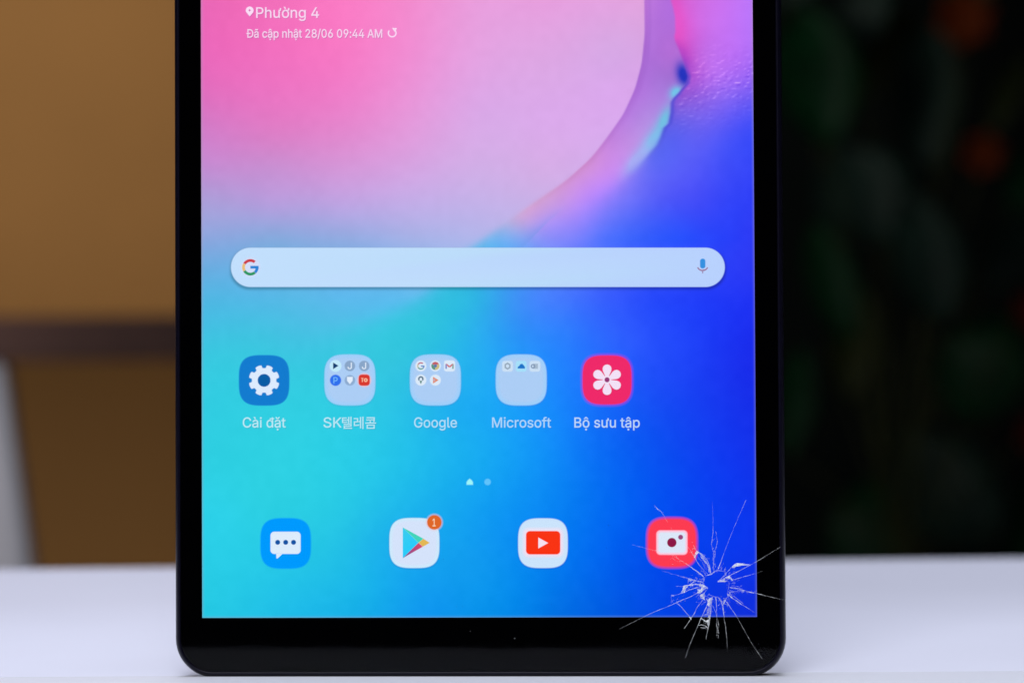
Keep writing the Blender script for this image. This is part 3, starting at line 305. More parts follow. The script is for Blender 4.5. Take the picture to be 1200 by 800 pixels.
def tube(bm, pts, r0, r1, seg=6):
    rings = []
    for i, p in enumerate(pts):
        t = (pts[min(i + 1, len(pts) - 1)] - pts[max(i - 1, 0)]).normalized()
        u = t.orthogonal().normalized()
        w = t.cross(u)
        r = r0 + (r1 - r0) * i / (len(pts) - 1)
        rings.append([bm.verts.new(p + (u * math.cos(k / seg * 2 * math.pi) + w * math.sin(k / seg * 2 * math.pi)) * r) for k in range(seg)])
    for a, b in zip(rings, rings[1:]):
        for k in range(seg):
            bm.faces.new((a[k], a[(k + 1) % seg], b[(k + 1) % seg], b[k]))
    bm.faces.new(rings[0][::-1])
    bm.faces.new(rings[-1])


def stem_to(tip, r=0.003):
    mid = (POT_TOP + tip) / 2 + Vector(((tip.x - POT_TOP.x) * -0.2, 0.02, 0.02))
    pts = []
    for i in range(9):
        t = i / 8
        pts.append(POT_TOP * (1 - t) ** 2 + mid * 2 * t * (1 - t) + tip * t * t)
    bm = bmesh.new()
    tube(bm, pts, r, r * 0.5)
    world_part('stem', bm, M_stem, plant, True)


def leaf(px, py, w, h, ang, mat, dz):
    """Cupped oval leaf, w x h photo pixels, turned by ang degrees."""
    c = at_depth(px, py, PZ + dz)
    s = (PZ + dz) / FPX
    A = math.radians(ang)
    ax = Vector((math.cos(A), 0, math.sin(A)))
    up = Vector((-math.sin(A), 0.25, math.cos(A)))
    bm = bmesh.new()
    rows = []
    n = 10
    for i in range(n + 1):
        t = i / n
        half = w / 2 * s * (math.sin(math.pi * min(1, t * 0.96 + 0.03)) ** 0.75)
        y = (t - 0.5) * h * s
        bend = -0.12 * h * s * (2 * t - 1) ** 2
        row = []
        for k in (-1, -0.5, 0, 0.5, 1):
            row.append(bm.verts.new(c + ax * (half * k) + up * y + Vector((0, -bend + 0.12 * w * s * -k * k, 0))))
        rows.append(row)
    for a, b in zip(rows, rows[1:]):
        for k in range(4):
            bm.faces.new((a[k], a[k + 1], b[k + 1], b[k]))
    bmesh.ops.solidify(bm, geom=list(bm.faces), thickness=0.0006)
    world_part('leaf', bm, mat, plant, True)
    stem_to(c - up * (h * s * 0.48) + Vector((0, 0.01, 0)), 0.002)


for a in [(955, 85, 105, 170, 8, 0, .02), (1005, 25, 120, 60, 60, 1, .10), (1085, 110, 80, 200, -6, 1, .12),
          (1010, 225, 120, 130, 20, 1, .05), (975, 330, 60, 150, 14, 0, .0), (1085, 300, 90, 160, 12, 1, -.02),
          (1182, 110, 34, 110, -28, 2, .0), (1150, 430, 130, 110, 60, 0, .03), (1190, 290, 80, 120, -40, 1, .1),
          (1110, 570, 120, 170, 40, 1, .04), (930, 470, 50, 130, -10, 0, .08), (1010, 620, 130, 90, 70, 0, .1),
          (1230, 600, 90, 160, -30, 0, .06), (1040, 60, 60, 130, -30, 2, .15), (1000, 400, 60, 140, -8, 2, .1),
          (1240, 200, 90, 150, -60, 0, .1), (1120, -60, 100, 150, 20, 0, .1), (940, -70, 100, 160, -20, 1, .1)]:
    leaf(*a[:5], M_leaf[a[5]], a[6])


def flower(px, py, r, mat, dz, n=6):
    c = at_depth(px, py, PZ + dz)
    s = (PZ + dz) / FPX
    for k in range(n):
        A = 2 * math.pi * k / n + 0.3
        d = Vector((math.cos(A), 0, math.sin(A)))
        t = Vector((-math.sin(A), 0, math.cos(A)))
        bm = bmesh.new()
        rows = []
        for i in range(6):
            f = i / 5
            half = r * s * 0.42 * math.sin(math.pi * (0.08 + 0.84 * f)) ** 0.8
            base = c + d * (r * s * f) + Vector((0, -0.012 * math.sin(f * 2.2), 0))
            rows.append([bm.verts.new(base + t * half * q + Vector((0, -0.003 * q * q, 0))) for q in (-1, 0, 1)])
        for a, b in zip(rows, rows[1:]):
            for q in range(2):
                bm.faces.new((a[q], a[q + 1], b[q + 1], b[q]))
        bmesh.ops.solidify(bm, geom=list(bm.faces), thickness=0.0005)
        world_part('petal', bm, mat, plant, True)
    stem_to(c + Vector((0, 0.008, -0.003)), 0.002)


flower(1128, 22, 36, M_flower, -.02)
flower(1150, 182, 26, M_flower, .0)
flower(1206, 365, 22, M_red, .0)
flower(1212, 508, 24, M_red, -.02)

# ------------------------------------------------------------------ tablet body
TILT = math.radians(1.5)
YAW = math.radians(-2.7)
tablet = bpy.data.objects.new('tablet', None)
COL.objects.link(tablet)
tag(tablet, 'upright black tablet with a lit blue and pink home screen and shattered lower right corner', 'tablet')
base = at_table(563, 792.4)
TM = Matrix.Translation(base + Vector((0, 0, 0.00002))) @ Matrix.Rotation(YAW, 4, 'Z') @ Matrix.Rotation(-TILT, 4, 'X')
tablet.matrix_world = TM
TI = TM.inverted()
# local axes: x right, z up, -y towards the camera; y = 0 on the line that touches the table
GLASS_Y = -0.0030        # outer face of the glass
DISP_Y = -0.0023         # lit panel under the glass


def loc(px, py, y=DISP_Y):
    """Tablet-local point on the plane y seen at photo pixel (px, py)."""
    o, d = ray(px, py)
    o = TI @ o
    d = TI.to_3x3() @ d
    t = (y - o.y) / d.y
    return o + d * t


# screen rectangle in local metres, from the four measured corners of the lit panel
bl, br = loc(237.4, 723.3), loc(887.4, 722.6)
tl, tr = loc(235.0, 20), loc(881.8, 20)
SX0, SX1, SZ0 = (bl.x + tl.x) / 2, (br.x + tr.x) / 2, (bl.z + br.z) / 2
SZ1 = SZ0 + 0.2174
BX0, BX1, TH, TR = SX0 - 0.0068, SX1 + 0.00705, 0.245, 0.0094



def rrect(x0, x1, z0, z1, r, n=10):
    pts = []
    for cx, cz, a0 in ((x1 - r, z0 + r, -90), (x1 - r, z1 - r, 0), (x0 + r, z1 - r, 90), (x0 + r, z0 + r, 180)):
        for i in range(n + 1):
            a = math.radians(a0 + 90 * i / n)
            pts.append((cx + r * math.cos(a), cz + r * math.sin(a)))
    return pts


def loft(profile, name, mat, parent, cap0=True, cap1=True):
    """profile: list of (inset, y) rings of the tablet outline."""
    bm = bmesh.new()
    rings = []
    for inset, y in profile:
        rings.append([bm.verts.new((x, y, z)) for x, z in rrect(BX0 + inset, BX1 - inset, inset, TH - inset, max(TR - inset, 0.0004), 12)])
    n = len(rings[0])
    for a, b in zip(rings, rings[1:]):
        for i in range(n):
            bm.faces.new((a[i], a[(i + 1) % n], b[(i + 1) % n], b[i]))
    if cap0:
        bm.faces.new(rings[0][::-1])
    if cap1:
        bm.faces.new(rings[-1])
    return from_bm(name, bm, mat, parent, True)


M_body = material('black_anodised_body', (0.0042, 0.0036, 0.0105), 0.28, 0.15, noise=(400, 0.15))
M_bezel = material('black_bezel_print', (0.0004, 0.0004, 0.0007), 1.0, 0.0, noise=(300, 0.1))
prof = [(0.0016, GLASS_Y + 0.0012), (0.00145, GLASS_Y + 0.0001), (0.0012, GLASS_Y - 0.00012), (0.0009, GLASS_Y + 0.0001),
        (0.0005, GLASS_Y + 0.0006), (0.00018, GLASS_Y + 0.0014), (0.0, -0.0006), (0.0, 0.0012)]
for i in range(1, 7):
    a = math.pi / 2 * i / 6
    prof.append((0.0030 * (1 - math.cos(a)), 0.0012 + 0.0033 * math.sin(a)))
loft(prof, 'body', M_body, tablet, cap0=False)

def tess(rings):
    """Triangles of an outline with holes; retried at other angles until their area is the outline's."""
    pts = [p for r in rings for p in r]
    s = 1000.0 / max(max(p[0] for p in pts) - min(p[0] for p in pts), max(p[1] for p in pts) - min(p[1] for p in pts))
    ox, oy = pts[0]
    sh = lambda r: sum(r[i][0] * r[(i + 1) % len(r)][1] - r[(i + 1) % len(r)][0] * r[i][1] for i in range(len(r))) / 2
    ar = sorted((abs(sh([((x - ox) * s, (y - oy) * s) for x, y in r])) for r in rings), reverse=True)
    want = ar[0] - sum(ar[1:])
    best = None
    for k in range(14):
        a = 0.13 + 0.41 * k
        ca, sa_ = math.cos(a), math.sin(a)
        q = [[Vector((((x - ox) * ca - (y - oy) * sa_) * s, ((x - ox) * sa_ + (y - oy) * ca) * s, 0)) for x, y in r] for r in rings]
        t = tessellate_polygon(q)
        f = [v for r in q for v in r]
        got = sum(abs((f[j] - f[i]).cross(f[l] - f[i]).z) / 2 for i, j, l in t)
        err = abs(got - want) / max(want, 1e-9)
        if best is None or err < best[0]:
            best = (err, t)
        if err < 0.004:
            break
    if best[0] > 0.02:
        print('TESS', round(best[0], 3), len(rings), len(pts))
    return best[1]


def poly_bm(bm, rings, y):
    """Flat filled polygon with holes in the plane y."""
    vs = [[Vector((x, z, 0)) for x, z in r] for r in rings]
    tris = tess(rings)
    flat = [bm.verts.new((v.x, y, v.y)) for r in vs for v in r]
    for t in tris:
        try:
            bm.faces.new([flat[i] for i in t])
        except ValueError:
            pass
    return flat


INS = 0.0016
outl = rrect(BX0 + INS, BX1 - INS, INS, TH - INS, TR - INS, 12)
bm = bmesh.new()
poly_bm(bm, [outl, [(SX0, SZ0), (SX0, SZ1), (SX1, SZ1), (SX1, SZ0)]], DISP_Y)
bezel = from_bm('bezel', bm, M_bezel, tablet)
bm = bmesh.new()
box(bm, (SX0 - .003, DISP_Y + 0.0004, SZ0 - .003), (SX1 + .003, DISP_Y + 0.0009, SZ1 + .003))
from_bm('display_backing', bm, M_bezel, tablet)

# glass with the shattered hole
M_glass = bpy.data.materials.new('cover_glass')
M_glass.use_nodes = True
nt = M_glass.node_tree
nt.nodes.clear()
out = nt.nodes.new('ShaderNodeOutputMaterial')
mix = nt.nodes.new('ShaderNodeMixShader')
tr_ = nt.nodes.new('ShaderNodeBsdfTransparent')
gl = nt.nodes.new('ShaderNodeBsdfGlossy')
gl.inputs['Roughness'].default_value = 0.05
fr = nt.nodes.new('ShaderNodeFresnel')
fr.inputs['IOR'].default_value = 1.155
nt.links.new(fr.outputs[0], mix.inputs[0])
vt = nt.nodes.new('ShaderNodeVectorTransform')      # the pane is flat: one normal all over it
vt.vector_type = 'NORMAL'
vt.convert_from, vt.convert_to = 'OBJECT', 'WORLD'
vt.inputs[0].default_value = (0, -1, 0)
nt.links.new(vt.outputs[0], gl.inputs['Normal'])
nt.links.new(vt.outputs[0], fr.inputs['Normal'])
nt.links.new(tr_.outputs[0], mix.inputs[1])
nt.links.new(gl.outputs[0], mix.inputs[2])
nt.links.new(mix.outputs[0], out.inputs['Surface'])

HOLE = [(829, 674), (831.5, 673.2), (833, 672.5), (837, 670), (839, 668.6), (842, 668), (845, 668.4), (848, 669.5), (851, 673), (847, 676), (844, 679),
        (841, 681.3), (846, 680.8), (850, 681.4), (854, 681), (854.5, 684), (854, 687.5), (852.8, 691), (852.5, 695), (853.3, 699),
        (850.5, 701.2), (849, 702.5), (846.5, 705), (844.6, 702), (842, 699.5), (838.5, 699.2), (835, 698), (832.5, 697), (830.6, 695.4), (828.5, 699),
        (826, 697.2), (825, 694.5), (827.6, 691.5), (829.4, 689), (827, 686.3), (824, 684), (824.6, 681), (825.2, 679), (826, 675.8)]
hole = [(q.x, q.z) for q in (loc(x, y, GLASS_Y) for x, y in HOLE)]


def clip_poly(p, axis, lim, keep_low):
    o = []
    for a, b in zip(p, p[1:] + p[:1]):
        ia, ib = (a[axis] <= lim) == keep_low, (b[axis] <= lim) == keep_low
        if ia:
            o.append(a)
        if ia != ib:
            t = (lim - a[axis]) / (b[axis] - a[axis])
            o.append((a[0] + t * (b[0] - a[0]), a[1] + t * (b[1] - a[1])))
    return o


hx0, hx1 = min(p[0] for p in hole) - .003, max(p[0] for p in hole) + .003
hz0, hz1 = min(p[1] for p in hole) - .003, max(p[1] for p in hole) + .003
cut_x = [BX0, BX0 + .0096, hx0, hx1, BX1 - .0096, BX1]
cut_z = [0.0, 0.0096, hz0, hz1, 0.12, TH - 0.0096, TH]
panes = []                                    # compact cells, so no long thin triangles
for xa, xb in zip(cut_x, cut_x[1:]):
    for za, zb in zip(cut_z, cut_z[1:]):
        c = clip_poly(clip_poly(clip_poly(clip_poly(outl, 0, xa, False), 0, xb, True), 1, za, False), 1, zb, True)
        panes.append([c, hole] if (xa, za) == (hx0, hz0) else [c])
bm = bmesh.new()
for y_ in (GLASS_Y, GLASS_Y + 0.0005):
    for pane in panes:
        poly_bm(bm, pane, y_)
for ring in (outl, hole):
    a_ = [bm.verts.new((x, GLASS_Y, z)) for x, z in ring]
    b_ = [bm.verts.new((x, GLASS_Y + 0.0005, z)) for x, z in ring]
    for i in range(len(ring)):
        k = (i + 1) % len(ring)
        bm.faces.new((a_[i], a_[k], b_[k], b_[i]))
bmesh.ops.remove_doubles(bm, verts=bm.verts, dist=1e-7)
glass = from_bm('cover_glass', bm, M_glass, tablet)

# ------------------------------------------------------------------ lit screen
M_screen = bpy.data.materials.new('lit_screen')
M_screen.use_nodes = True
nt = M_screen.node_tree
nt.nodes.clear()
out = nt.nodes.new('ShaderNodeOutputMaterial')
mix = nt.nodes.new('ShaderNodeMixShader')
tr_ = nt.nodes.new('ShaderNodeBsdfTransparent')
em = nt.nodes.new('ShaderNodeEmission')
at = nt.nodes.new('ShaderNodeAttribute')
at.attribute_name = 'screen_colour'
nt.links.new(at.outputs['Color'], em.inputs['Color'])
nt.links.new(at.outputs['Alpha'], mix.inputs[0])
nt.links.new(tr_.outputs[0], mix.inputs[1])
nt.links.new(em.outputs[0], mix.inputs[2])
nt.links.new(mix.outputs[0], out.inputs['Surface'])
M_screen.cycles.emission_sampling = 'NONE'


def set_colours(me, cols):
    a = me.color_attributes.new('screen_colour', 'FLOAT_COLOR', 'POINT')
    a.data.foreach_set('color', np.asarray(cols, dtype=np.float32).ravel())


def lin_np(c):
    c = np.clip(c, 0, 255) / 255.0
    return np.where(c <= 0.04045, c / 12.92, ((c + 0.055) / 1.055) ** 2.4)


# colour samples of the two layers of the wallpaper: (x, y, r, g, b) on the photo's grid
PETAL = np.array([
    (240, 5, 236, 104, 184), (240, 60, 236, 105, 188), (240, 110, 226, 112, 192), (240, 150, 212, 124, 200), (240, 190, 200, 138, 210),
    (240, 230, 175, 155, 216), (240, 260, 158, 165, 222), (240, 285, 135, 168, 224), (320, 5, 244, 112, 188), (320, 60, 243, 112, 192),
    (320, 110, 236, 117, 196), (320, 160, 220, 128, 200), (320, 200, 200, 145, 212), (320, 240, 182, 158, 222), (320, 280, 133, 170, 222),
    (400, 5, 252, 124, 198), (400, 60, 248, 122, 198), (400, 110, 240, 126, 202), (400, 160, 226, 138, 208), (400, 200, 212, 152, 218),
    (400, 245, 186, 166, 228), (400, 285, 140, 172, 226), (480, 5, 244, 140, 208), (480, 60, 242, 142, 212), (480, 120, 234, 150, 218),
    (480, 180, 220, 160, 224), (480, 230, 200, 172, 232), (480, 280, 165, 178, 232), (560, 5, 234, 158, 222), (560, 60, 230, 162, 226),
    (560, 130, 220, 168, 232), (560, 190, 212, 174, 232), (560, 240, 196, 178, 234), (560, 280, 178, 182, 236), (640, 5, 232, 160, 224),
    (640, 80, 222, 168, 230), (640, 140, 220, 170, 236), (640, 200, 214, 174, 232), (720, 5, 228, 164, 226), (720, 60, 216, 168, 230),
    (720, 110, 220, 168, 238), (750, 5, 226, 164, 224), (745, 90, 218, 166, 234), (240, 345, 85, 182, 228), (300, 345, 88, 184, 232),
    (400, 345, 95, 185, 238), (470, 345, 98, 188, 240), (240, 380, 70, 192, 228), (300, 390, 65, 195, 226), (400, 370, 85, 190, 234),
    (240, 420, 58, 202, 226), (400, -320, 250, 120, 190), (240, -320, 230, 100, 180), (740, -320, 240, 150, 220)], float)
BEYOND = np.array([
    (760, 5, 190, 120, 222), (775, 10, 180, 112, 222), (765, 60, 176, 112, 218), (785, 40, 178, 110, 218), (790, 65, 180, 110, 215),
    (750, 110, 178, 118, 222), (775, 105, 172, 122, 222), (780, 95, 165, 115, 215), (735, 140, 186, 128, 226), (760, 140, 180, 140, 228),
    (710, 170, 200, 134, 222), (740, 175, 196, 145, 232), (690, 195, 212, 146, 218), (715, 195, 204, 140, 236), (660, 222, 210, 152, 220),
    (690, 220, 200, 142, 244), (640, 240, 204, 158, 222), (670, 245, 190, 146, 246), (610, 262, 190, 168, 226), (640, 268, 165, 148, 248),
    (590, 280, 118, 178, 242), (610, 287, 110, 168, 246), (640, 287, 130, 148, 250), (660, 285, 130, 138, 252), (500, 345, 56, 192, 228),
    (530, 345, 50, 190, 225), (500, 370, 48, 195, 222), (450, 390, 48, 202, 222), (560, 345, 48, 180, 230), (600, 350, 60, 150, 245),
    (640, 350, 70, 130, 255), (700, 350, 58, 100, 255), (760, 350, 40, 75, 252), (820, 350, 34, 62, 250), (880, 350, 34, 52, 245),
    (562, 382, 44, 174, 238), (600, 400, 40, 152, 248), (660, 382, 50, 127, 255), (740, 390, 45, 90, 255), (802, 402, 33, 70, 251),
    (880, 420, 26, 44, 236), (460, 420, 48, 198, 222), (540, 470, 25, 170, 242), (560, 450, 28, 172, 244), (650, 450, 26, 134, 255),
    (760, 440, 30, 80, 250), (240, 470, 50, 205, 228), (350, 450, 50, 205, 225), (350, 400, 58, 198, 226), (240, 540, 46, 208, 228),
    (330, 540, 46, 210, 228), (402, 532, 40, 206, 232), (480, 538, 30, 190, 236), (560, 528, 20, 170, 243), (640, 528, 14, 142, 250),
    (690, 528, 10, 114, 248), (740, 520, 8, 90, 244), (800, 530, 12, 70, 242), (860, 538, 16, 54, 240), (882, 538, 18, 50, 236), (252, 602, 45, 211, 238),
    (300, 590, 44, 208, 228), (400, 600, 36, 198, 230), (400, 660, 28, 185, 232), (440, 640, 24, 175, 236), (550, 600, 14, 158, 242),
    (560, 660, 12, 150, 240), (595, 620, 8, 142, 244), (680, 580, 4, 118, 244), (700, 660, 0, 100, 240), (745, 650, 0, 82, 238),
    (740, 600, 0, 92, 244), (850, 610, 8, 58, 240), (880, 650, 12, 52, 236), (790, 700, 2, 64, 232), (870, 710, 14, 48, 222),
    (240, 715, 32, 195, 228), (350, 715, 25, 180, 235), (432, 692, 18, 172, 236), (430, 715, 15, 166, 234), (500, 715, 10, 145, 240), (560, 715, 4, 142, 236),
    (620, 700, 0, 128, 236), (650, 715, 0, 112, 230), (720, 715, 0, 86, 228)], float)
OUTER = np.array([
    (795, 10, 222, 92, 208), (800, 25, 226, 92, 212), (797, 45, 222, 88, 205), (815, 20, 212, 106, 226), (840, 15, 204, 114, 240),
    (880, 10, 188, 118, 252), (805, 55, 206, 84, 206), (820, 60, 196, 104, 226), (850, 60, 192, 112, 244), (880, 60, 178, 112, 250),
    (810, 85, 184, 90, 214), (830, 90, 182, 108, 236), (860, 90, 168, 108, 246), (880, 90, 150, 100, 246), (812, 110, 150, 92, 220),
    (840, 110, 150, 104, 240), (880, 120, 105, 90, 246), (800, 130, 126, 98, 228), (830, 135, 120, 98, 240), (860, 140, 92, 88, 248),
    (880, 150, 66, 78, 250), (790, 150, 95, 95, 235), (815, 165, 96, 96, 246), (850, 170, 72, 84, 250), (880, 190, 56, 72, 250),
    (770, 185, 92, 105, 245), (800, 200, 88, 94, 250), (840, 210, 66, 78, 250), (880, 230, 48, 64, 248), (740, 225, 115, 115, 250),
    (780, 230, 82, 90, 250), (820, 250, 58, 74, 250), (880, 270, 46, 60, 246), (720, 250, 105, 118, 252), (700, 280, 85, 118, 255),
    (750, 270, 62, 98, 252), (800, 275, 44, 82, 255), (862, 252, 46, 66, 250), (860, 285, 40, 62, 249), (680, 265, 130, 130, 252), (640, 350, 70, 130, 255),
    (700, 350, 58, 100, 255), (760, 350, 40, 75, 252), (820, 350, 34, 62, 250), (880, 350, 34, 52, 245)], float)


def field(samples, X, Y, k=25.0):
    """Smooth interpolation through the samples (multiquadric)."""
    P = samples[:, :2]
    d = np.sqrt(((P[:, None] - P[None]) ** 2).sum(-1) + k * k)
    n = len(P)
    A = np.zeros((n + 1, n + 1))
    A[:n, :n] = d + np.eye(n) * -0.5
    A[:n, n] = A[n, :n] = 1
    rhs = np.zeros((n + 1, 3))
    rhs[:n] = samples[:, 2:]
    w = np.linalg.solve(A, rhs)
    res = np.empty(X.shape + (3,))
    xf, yf = X.ravel(), Y.ravel()
    of = res.reshape(-1, 3)
    for i in range(0, len(xf), 40000):
        q = np.sqrt((xf[i:i + 40000, None] - P[None, :, 0]) ** 2 + (yf[i:i + 40000, None] - P[None, :, 1]) ** 2 + k * k)
        of[i:i + 40000] = q @ w[:n] + w[n]
    return res


def sstep(d, soft):
    return 1 / (1 + np.exp(-np.clip(2.2 * d / soft, -30, 30)))


PC = np.array([(-330, 690), (-200, 725), (-10, 755), (40, 755.5), (75, 752), (105, 744), (135, 730), (163, 710), (185, 693), (212, 663),
               (240, 622), (262, 592), (285, 561), (305, 532), (345, 500), (362, 472), (375, 448), (405, 380), (430, 300), (450, 200)], float)
PS = np.array([(-330, .7), (200, .8), (240, 2.4), (285, 6), (345, 8), (372, 16), (420, 40), (460, 60)], float)
FC = np.array([(-330, 700), (-40, 781), (0, 786), (10, 789), (20, 791), (37, 791.5), (43, 790.3), (48, 791), (57, 795), (77, 802.5), (90, 806),
               (98, 804.5), (104, 799), (109, 795), (115, 789), (120, 786), (132, 785.5), (145, 783), (150, 777.5), (160, 774), (170, 769.5), (185, 757),
               (195, 749), (212, 732), (230, 713), (250, 690), (275, 664), (300, 640), (345, 600)], float)
FS = np.array([(-330, .9), (40, 1.0), (110, 1.3), (140, 1.5), (160, 2.2), (185, 4), (215, 12), (270, 30), (345, 50)], float)


_y = np.arange(-340.0, 461.0)
_k = np.exp(-(np.arange(-16, 17) / 7.0) ** 2)
_x = np.convolve(np.pad(np.interp(_y, PC[:, 0], PC[:, 1]), 16, mode='edge'), _k / _k.sum(), 'valid')
PCS = np.stack([_y, _x], -1)


def blob(X, Y, cx, cy, rx, ry, ang=0.0):
    a = math.radians(ang)
    dx, dy = X - cx, Y - cy
    u, v = dx * math.cos(a) + dy * math.sin(a), -dx * math.sin(a) + dy * math.cos(a)
    return np.exp(-((u / rx) ** 2 + (v / ry) ** 2))


def mixc(C, col, w):
    return C + (np.array(col, float) - C) * w[..., None]


def value_noise(X, Y, sx, sy, seed):
    rng = np.random.RandomState(seed)
    T = rng.rand(256, 256)
    fx, fy = X / sx, Y / sy
    ix, iy = np.floor(fx).astype(int), np.floor(fy).astype(int)
    tx, ty = fx - ix, fy - iy
    tx, ty = tx * tx * (3 - 2 * tx), ty * ty * (3 - 2 * ty)
    g = lambda a, b: T[a % 256, b % 256]
    return (g(ix, iy) * (1 - tx) + g(ix + 1, iy) * tx) * (1 - ty) + (g(ix, iy + 1) * (1 - tx) + g(ix + 1, iy + 1) * tx) * ty


def wallpaper(X, Y):
    Yc = np.maximum(Y, -320)
    A = field(PETAL, X, np.maximum(Yc, 0) + np.minimum(Yc, 0))
    B = field(BEYOND, X, np.maximum(Yc, -5))
    O = field(OUTER, X, np.maximum(Yc, -5))
    xf = np.interp(Yc, FC[:, 0], FC[:, 1])
    dF = (X - xf) * np.where(Yc > 110, 0.75, 0.95)
    # fold: blue shadow pocket and cyan light in the crease, left of the edge
    B = mixc(B, (38, 52, 190), np.clip(1.25 * blob(X, Y, 801, 88, 7.5, 13, -14), 0, 1))
    B = mixc(B, (112, 205, 236), np.clip(1.15 * blob(X, Y, 792.5, 109, 8, 7, -45), 0, .9))
    B = mixc(B, (105, 200, 226), np.clip(0.95 * blob(X, Y, 778.5, 142, 7.5, 19, 22), 0, .85))
    B = mixc(B, (120, 200, 238), np.clip(1.0 * blob(X, Y, 766, 166, 9.5, 19, 32), 0, .8))
    B = mixc(B, (160, 182, 246), np.clip(1.1 * blob(X, Y, 748, 188, 9, 22, 40), 0, .75))
    # grain of the frosted side
    n1 = value_noise(X, Y, 3.4, 2.3, 3) * .6 + value_noise(X, Y, 6.5, 4.0, 5) * .4
    n2 = value_noise(X + 1.1, Y + 1.4, 3.4, 2.3, 3) * .6 + value_noise(X + 1.1, Y + 1.4, 6.5, 4.0, 5) * .4
    g = n1 - n2
    amt = np.exp(-((Y - 98 + (X - 840) * 0.18) / 36.0) ** 2) * np.clip(dF / 14.0, 0, 1) * np.clip((Y - 5) / 60, 0, 1)
    speck = np.clip(g - 0.13, 0, 1) * 190 - np.clip(-g - 0.15, 0, 1) * 70
    O = O + ((g * 26 + speck) * 0.68 * amt)[..., None] * np.array([1.0, 1.0, .5])
    # dark line hugging the fold on its right
    lw = np.exp(-((dF - 1.2) / 2.4) ** 2) * np.clip((Y - 62) / 25, 0, 1) * np.clip((205 - Y) / 60, 0, 1)
    O = mixc(O, (58, 66, 206), 0.6 * lw)
    lw = np.exp(-((dF - 3) / 7) ** 2) * np.clip((Y - 44) / 14, 0, 1) * np.clip((100 - Y) / 30, 0, 1)
    O = mixc(O, (150, 62, 200), 0.55 * lw)
    lw = np.exp(-((dF - 5.0) / 7) ** 2) * np.clip((75 - Y) / 20, 0, 1)
    O = mixc(O, (232, 80, 196), 0.35 * lw)
    C = B + (O - B) * (sstep(dF, np.interp(Yc, FS[:, 0], FS[:, 1])) * np.clip((350 - Y) / 70, 0, 1))[..., None]
    # second petal edge above the search bar
    x2 = np.interp(Y, [235, 255, 270, 290, 330], [672, 648, 632, 612, 575])
    d2 = (X - x2) * 0.75
    w2 = np.exp(-np.clip(-d2 / 7, 0, 9)) * (d2 < 0) * np.clip((Y - 240) / 30, 0, 1) * np.clip((345 - Y) / 40, 0, 1)
    C = mixc(C, (104, 150, 232), 0.35 * w2)
    xp = np.interp(Yc, PCS[:, 0], PCS[:, 1])
    slope = np.gradient(PC[:, 1], PC[:, 0])
    cosn = 1 / np.sqrt(1 + np.interp(Yc, PC[:, 0], slope) ** 2)
    dP = (xp - X) * cosn
    # faint second contour just outside the petal
    lw = np.exp(-((-dP - 6.5) / 1.3) ** 2) * np.clip((150 - Y) / 80, 0, 1)
    C = mixc(C, (160, 100, 208), 0.30 * lw)
    lw = np.exp(-((-dP - 1.5) / 4) ** 2) * np.clip((265 - Y) / 60, 0, 1)
    C = C - (lw * 8)[..., None]
    C = C + (A - C) * sstep(dP, np.interp(Yc, PS[:, 0], PS[:, 1]))[..., None]
    return C


def sd_rrect(X, Y, x0, y0, x1, y1, r):
    qx = np.abs(X - (x0 + x1) / 2) - ((x1 - x0) / 2 - r)
    qy = np.abs(Y - (y0 + y1) / 2) - ((y1 - y0) / 2 - r)
    return np.hypot(np.maximum(qx, 0), np.maximum(qy, 0)) + np.minimum(np.maximum(qx, qy), 0) - r


NX, NZ = 470, 560
gx = np.linspace(SX0, SX1, NX)
gz = np.concatenate([np.linspace(SZ0, SZ0 + 0.1535, NZ - 24, endpoint=False), np.linspace(SZ0 + 0.1535, SZ1, 24)])
GX, GZ = np.meshgrid(gx, gz)
# photo-grid coordinates of each vertex (projection of the local plane)
CI = (CAM_M.inverted() @ TM)
m = np.array(CI)
cx_ = m[0, 0] * GX + m[0, 1] * DISP_Y + m[0, 2] * GZ + m[0, 3]
cy_ = m[1, 0] * GX + m[1, 1] * DISP_Y + m[1, 2] * GZ + m[1, 3]
cz_ = m[2, 0] * GX + m[2, 1] * DISP_Y + m[2, 2] * GZ + m[2, 3]
PX, PY = 600 + FPX * cx_ / -cz_, 400 - FPX * cy_ / -cz_
C = wallpaper(PX, PY)
C += (value_noise(PX, PY, 9, 9, 11) - 0.5)[..., None] * 3.0
# interface shadows the screen draws on the wallpaper
sh = np.exp(-(np.clip(sd_rrect(PX, PY, 271.5, 293, 849, 337.5, 21), 0, None) / 2.2) ** 2)
C = C * (1 - 0.22 * sh)[..., None]
# pale border line of the panel
ed = np.minimum(np.minimum(GX - SX0, SX1 - GX), GZ - SZ0) * 1000 * 4.789
C = mixc(C, (176, 160, 190), 0.42 * np.exp(-(ed / 1.7) ** 2))
cols = np.ones((NX * NZ, 4), np.float32)
cols[:, :3] = lin_np(C.reshape(-1, 3))
verts = np.stack([GX, np.full_like(GX, DISP_Y + 0.00002), GZ], -1).reshape(-1, 3)
i0 = (np.arange(NZ - 1)[:, None] * NX + np.arange(NX - 1)[None]).ravel()
quads = np.stack([i0, i0 + 1, i0 + 1 + NX, i0 + NX], -1)
me = bpy.data.meshes.new('display')
me.vertices.add(len(verts))
me.vertices.foreach_set('co', verts.astype(np.float32).ravel())
me.loops.add(quads.size)
me.loops.foreach_set('vertex_index', quads.ravel().astype(np.int32))
me.polygons.add(len(quads))
me.polygons.foreach_set('loop_start', np.arange(0, quads.size, 4, dtype=np.int32))
me.polygons.foreach_set('loop_total', np.full(len(quads), 4, np.int32))
me.update(calc_edges=True)
set_colours(me, cols)
display = link('display', me, M_screen, tablet)


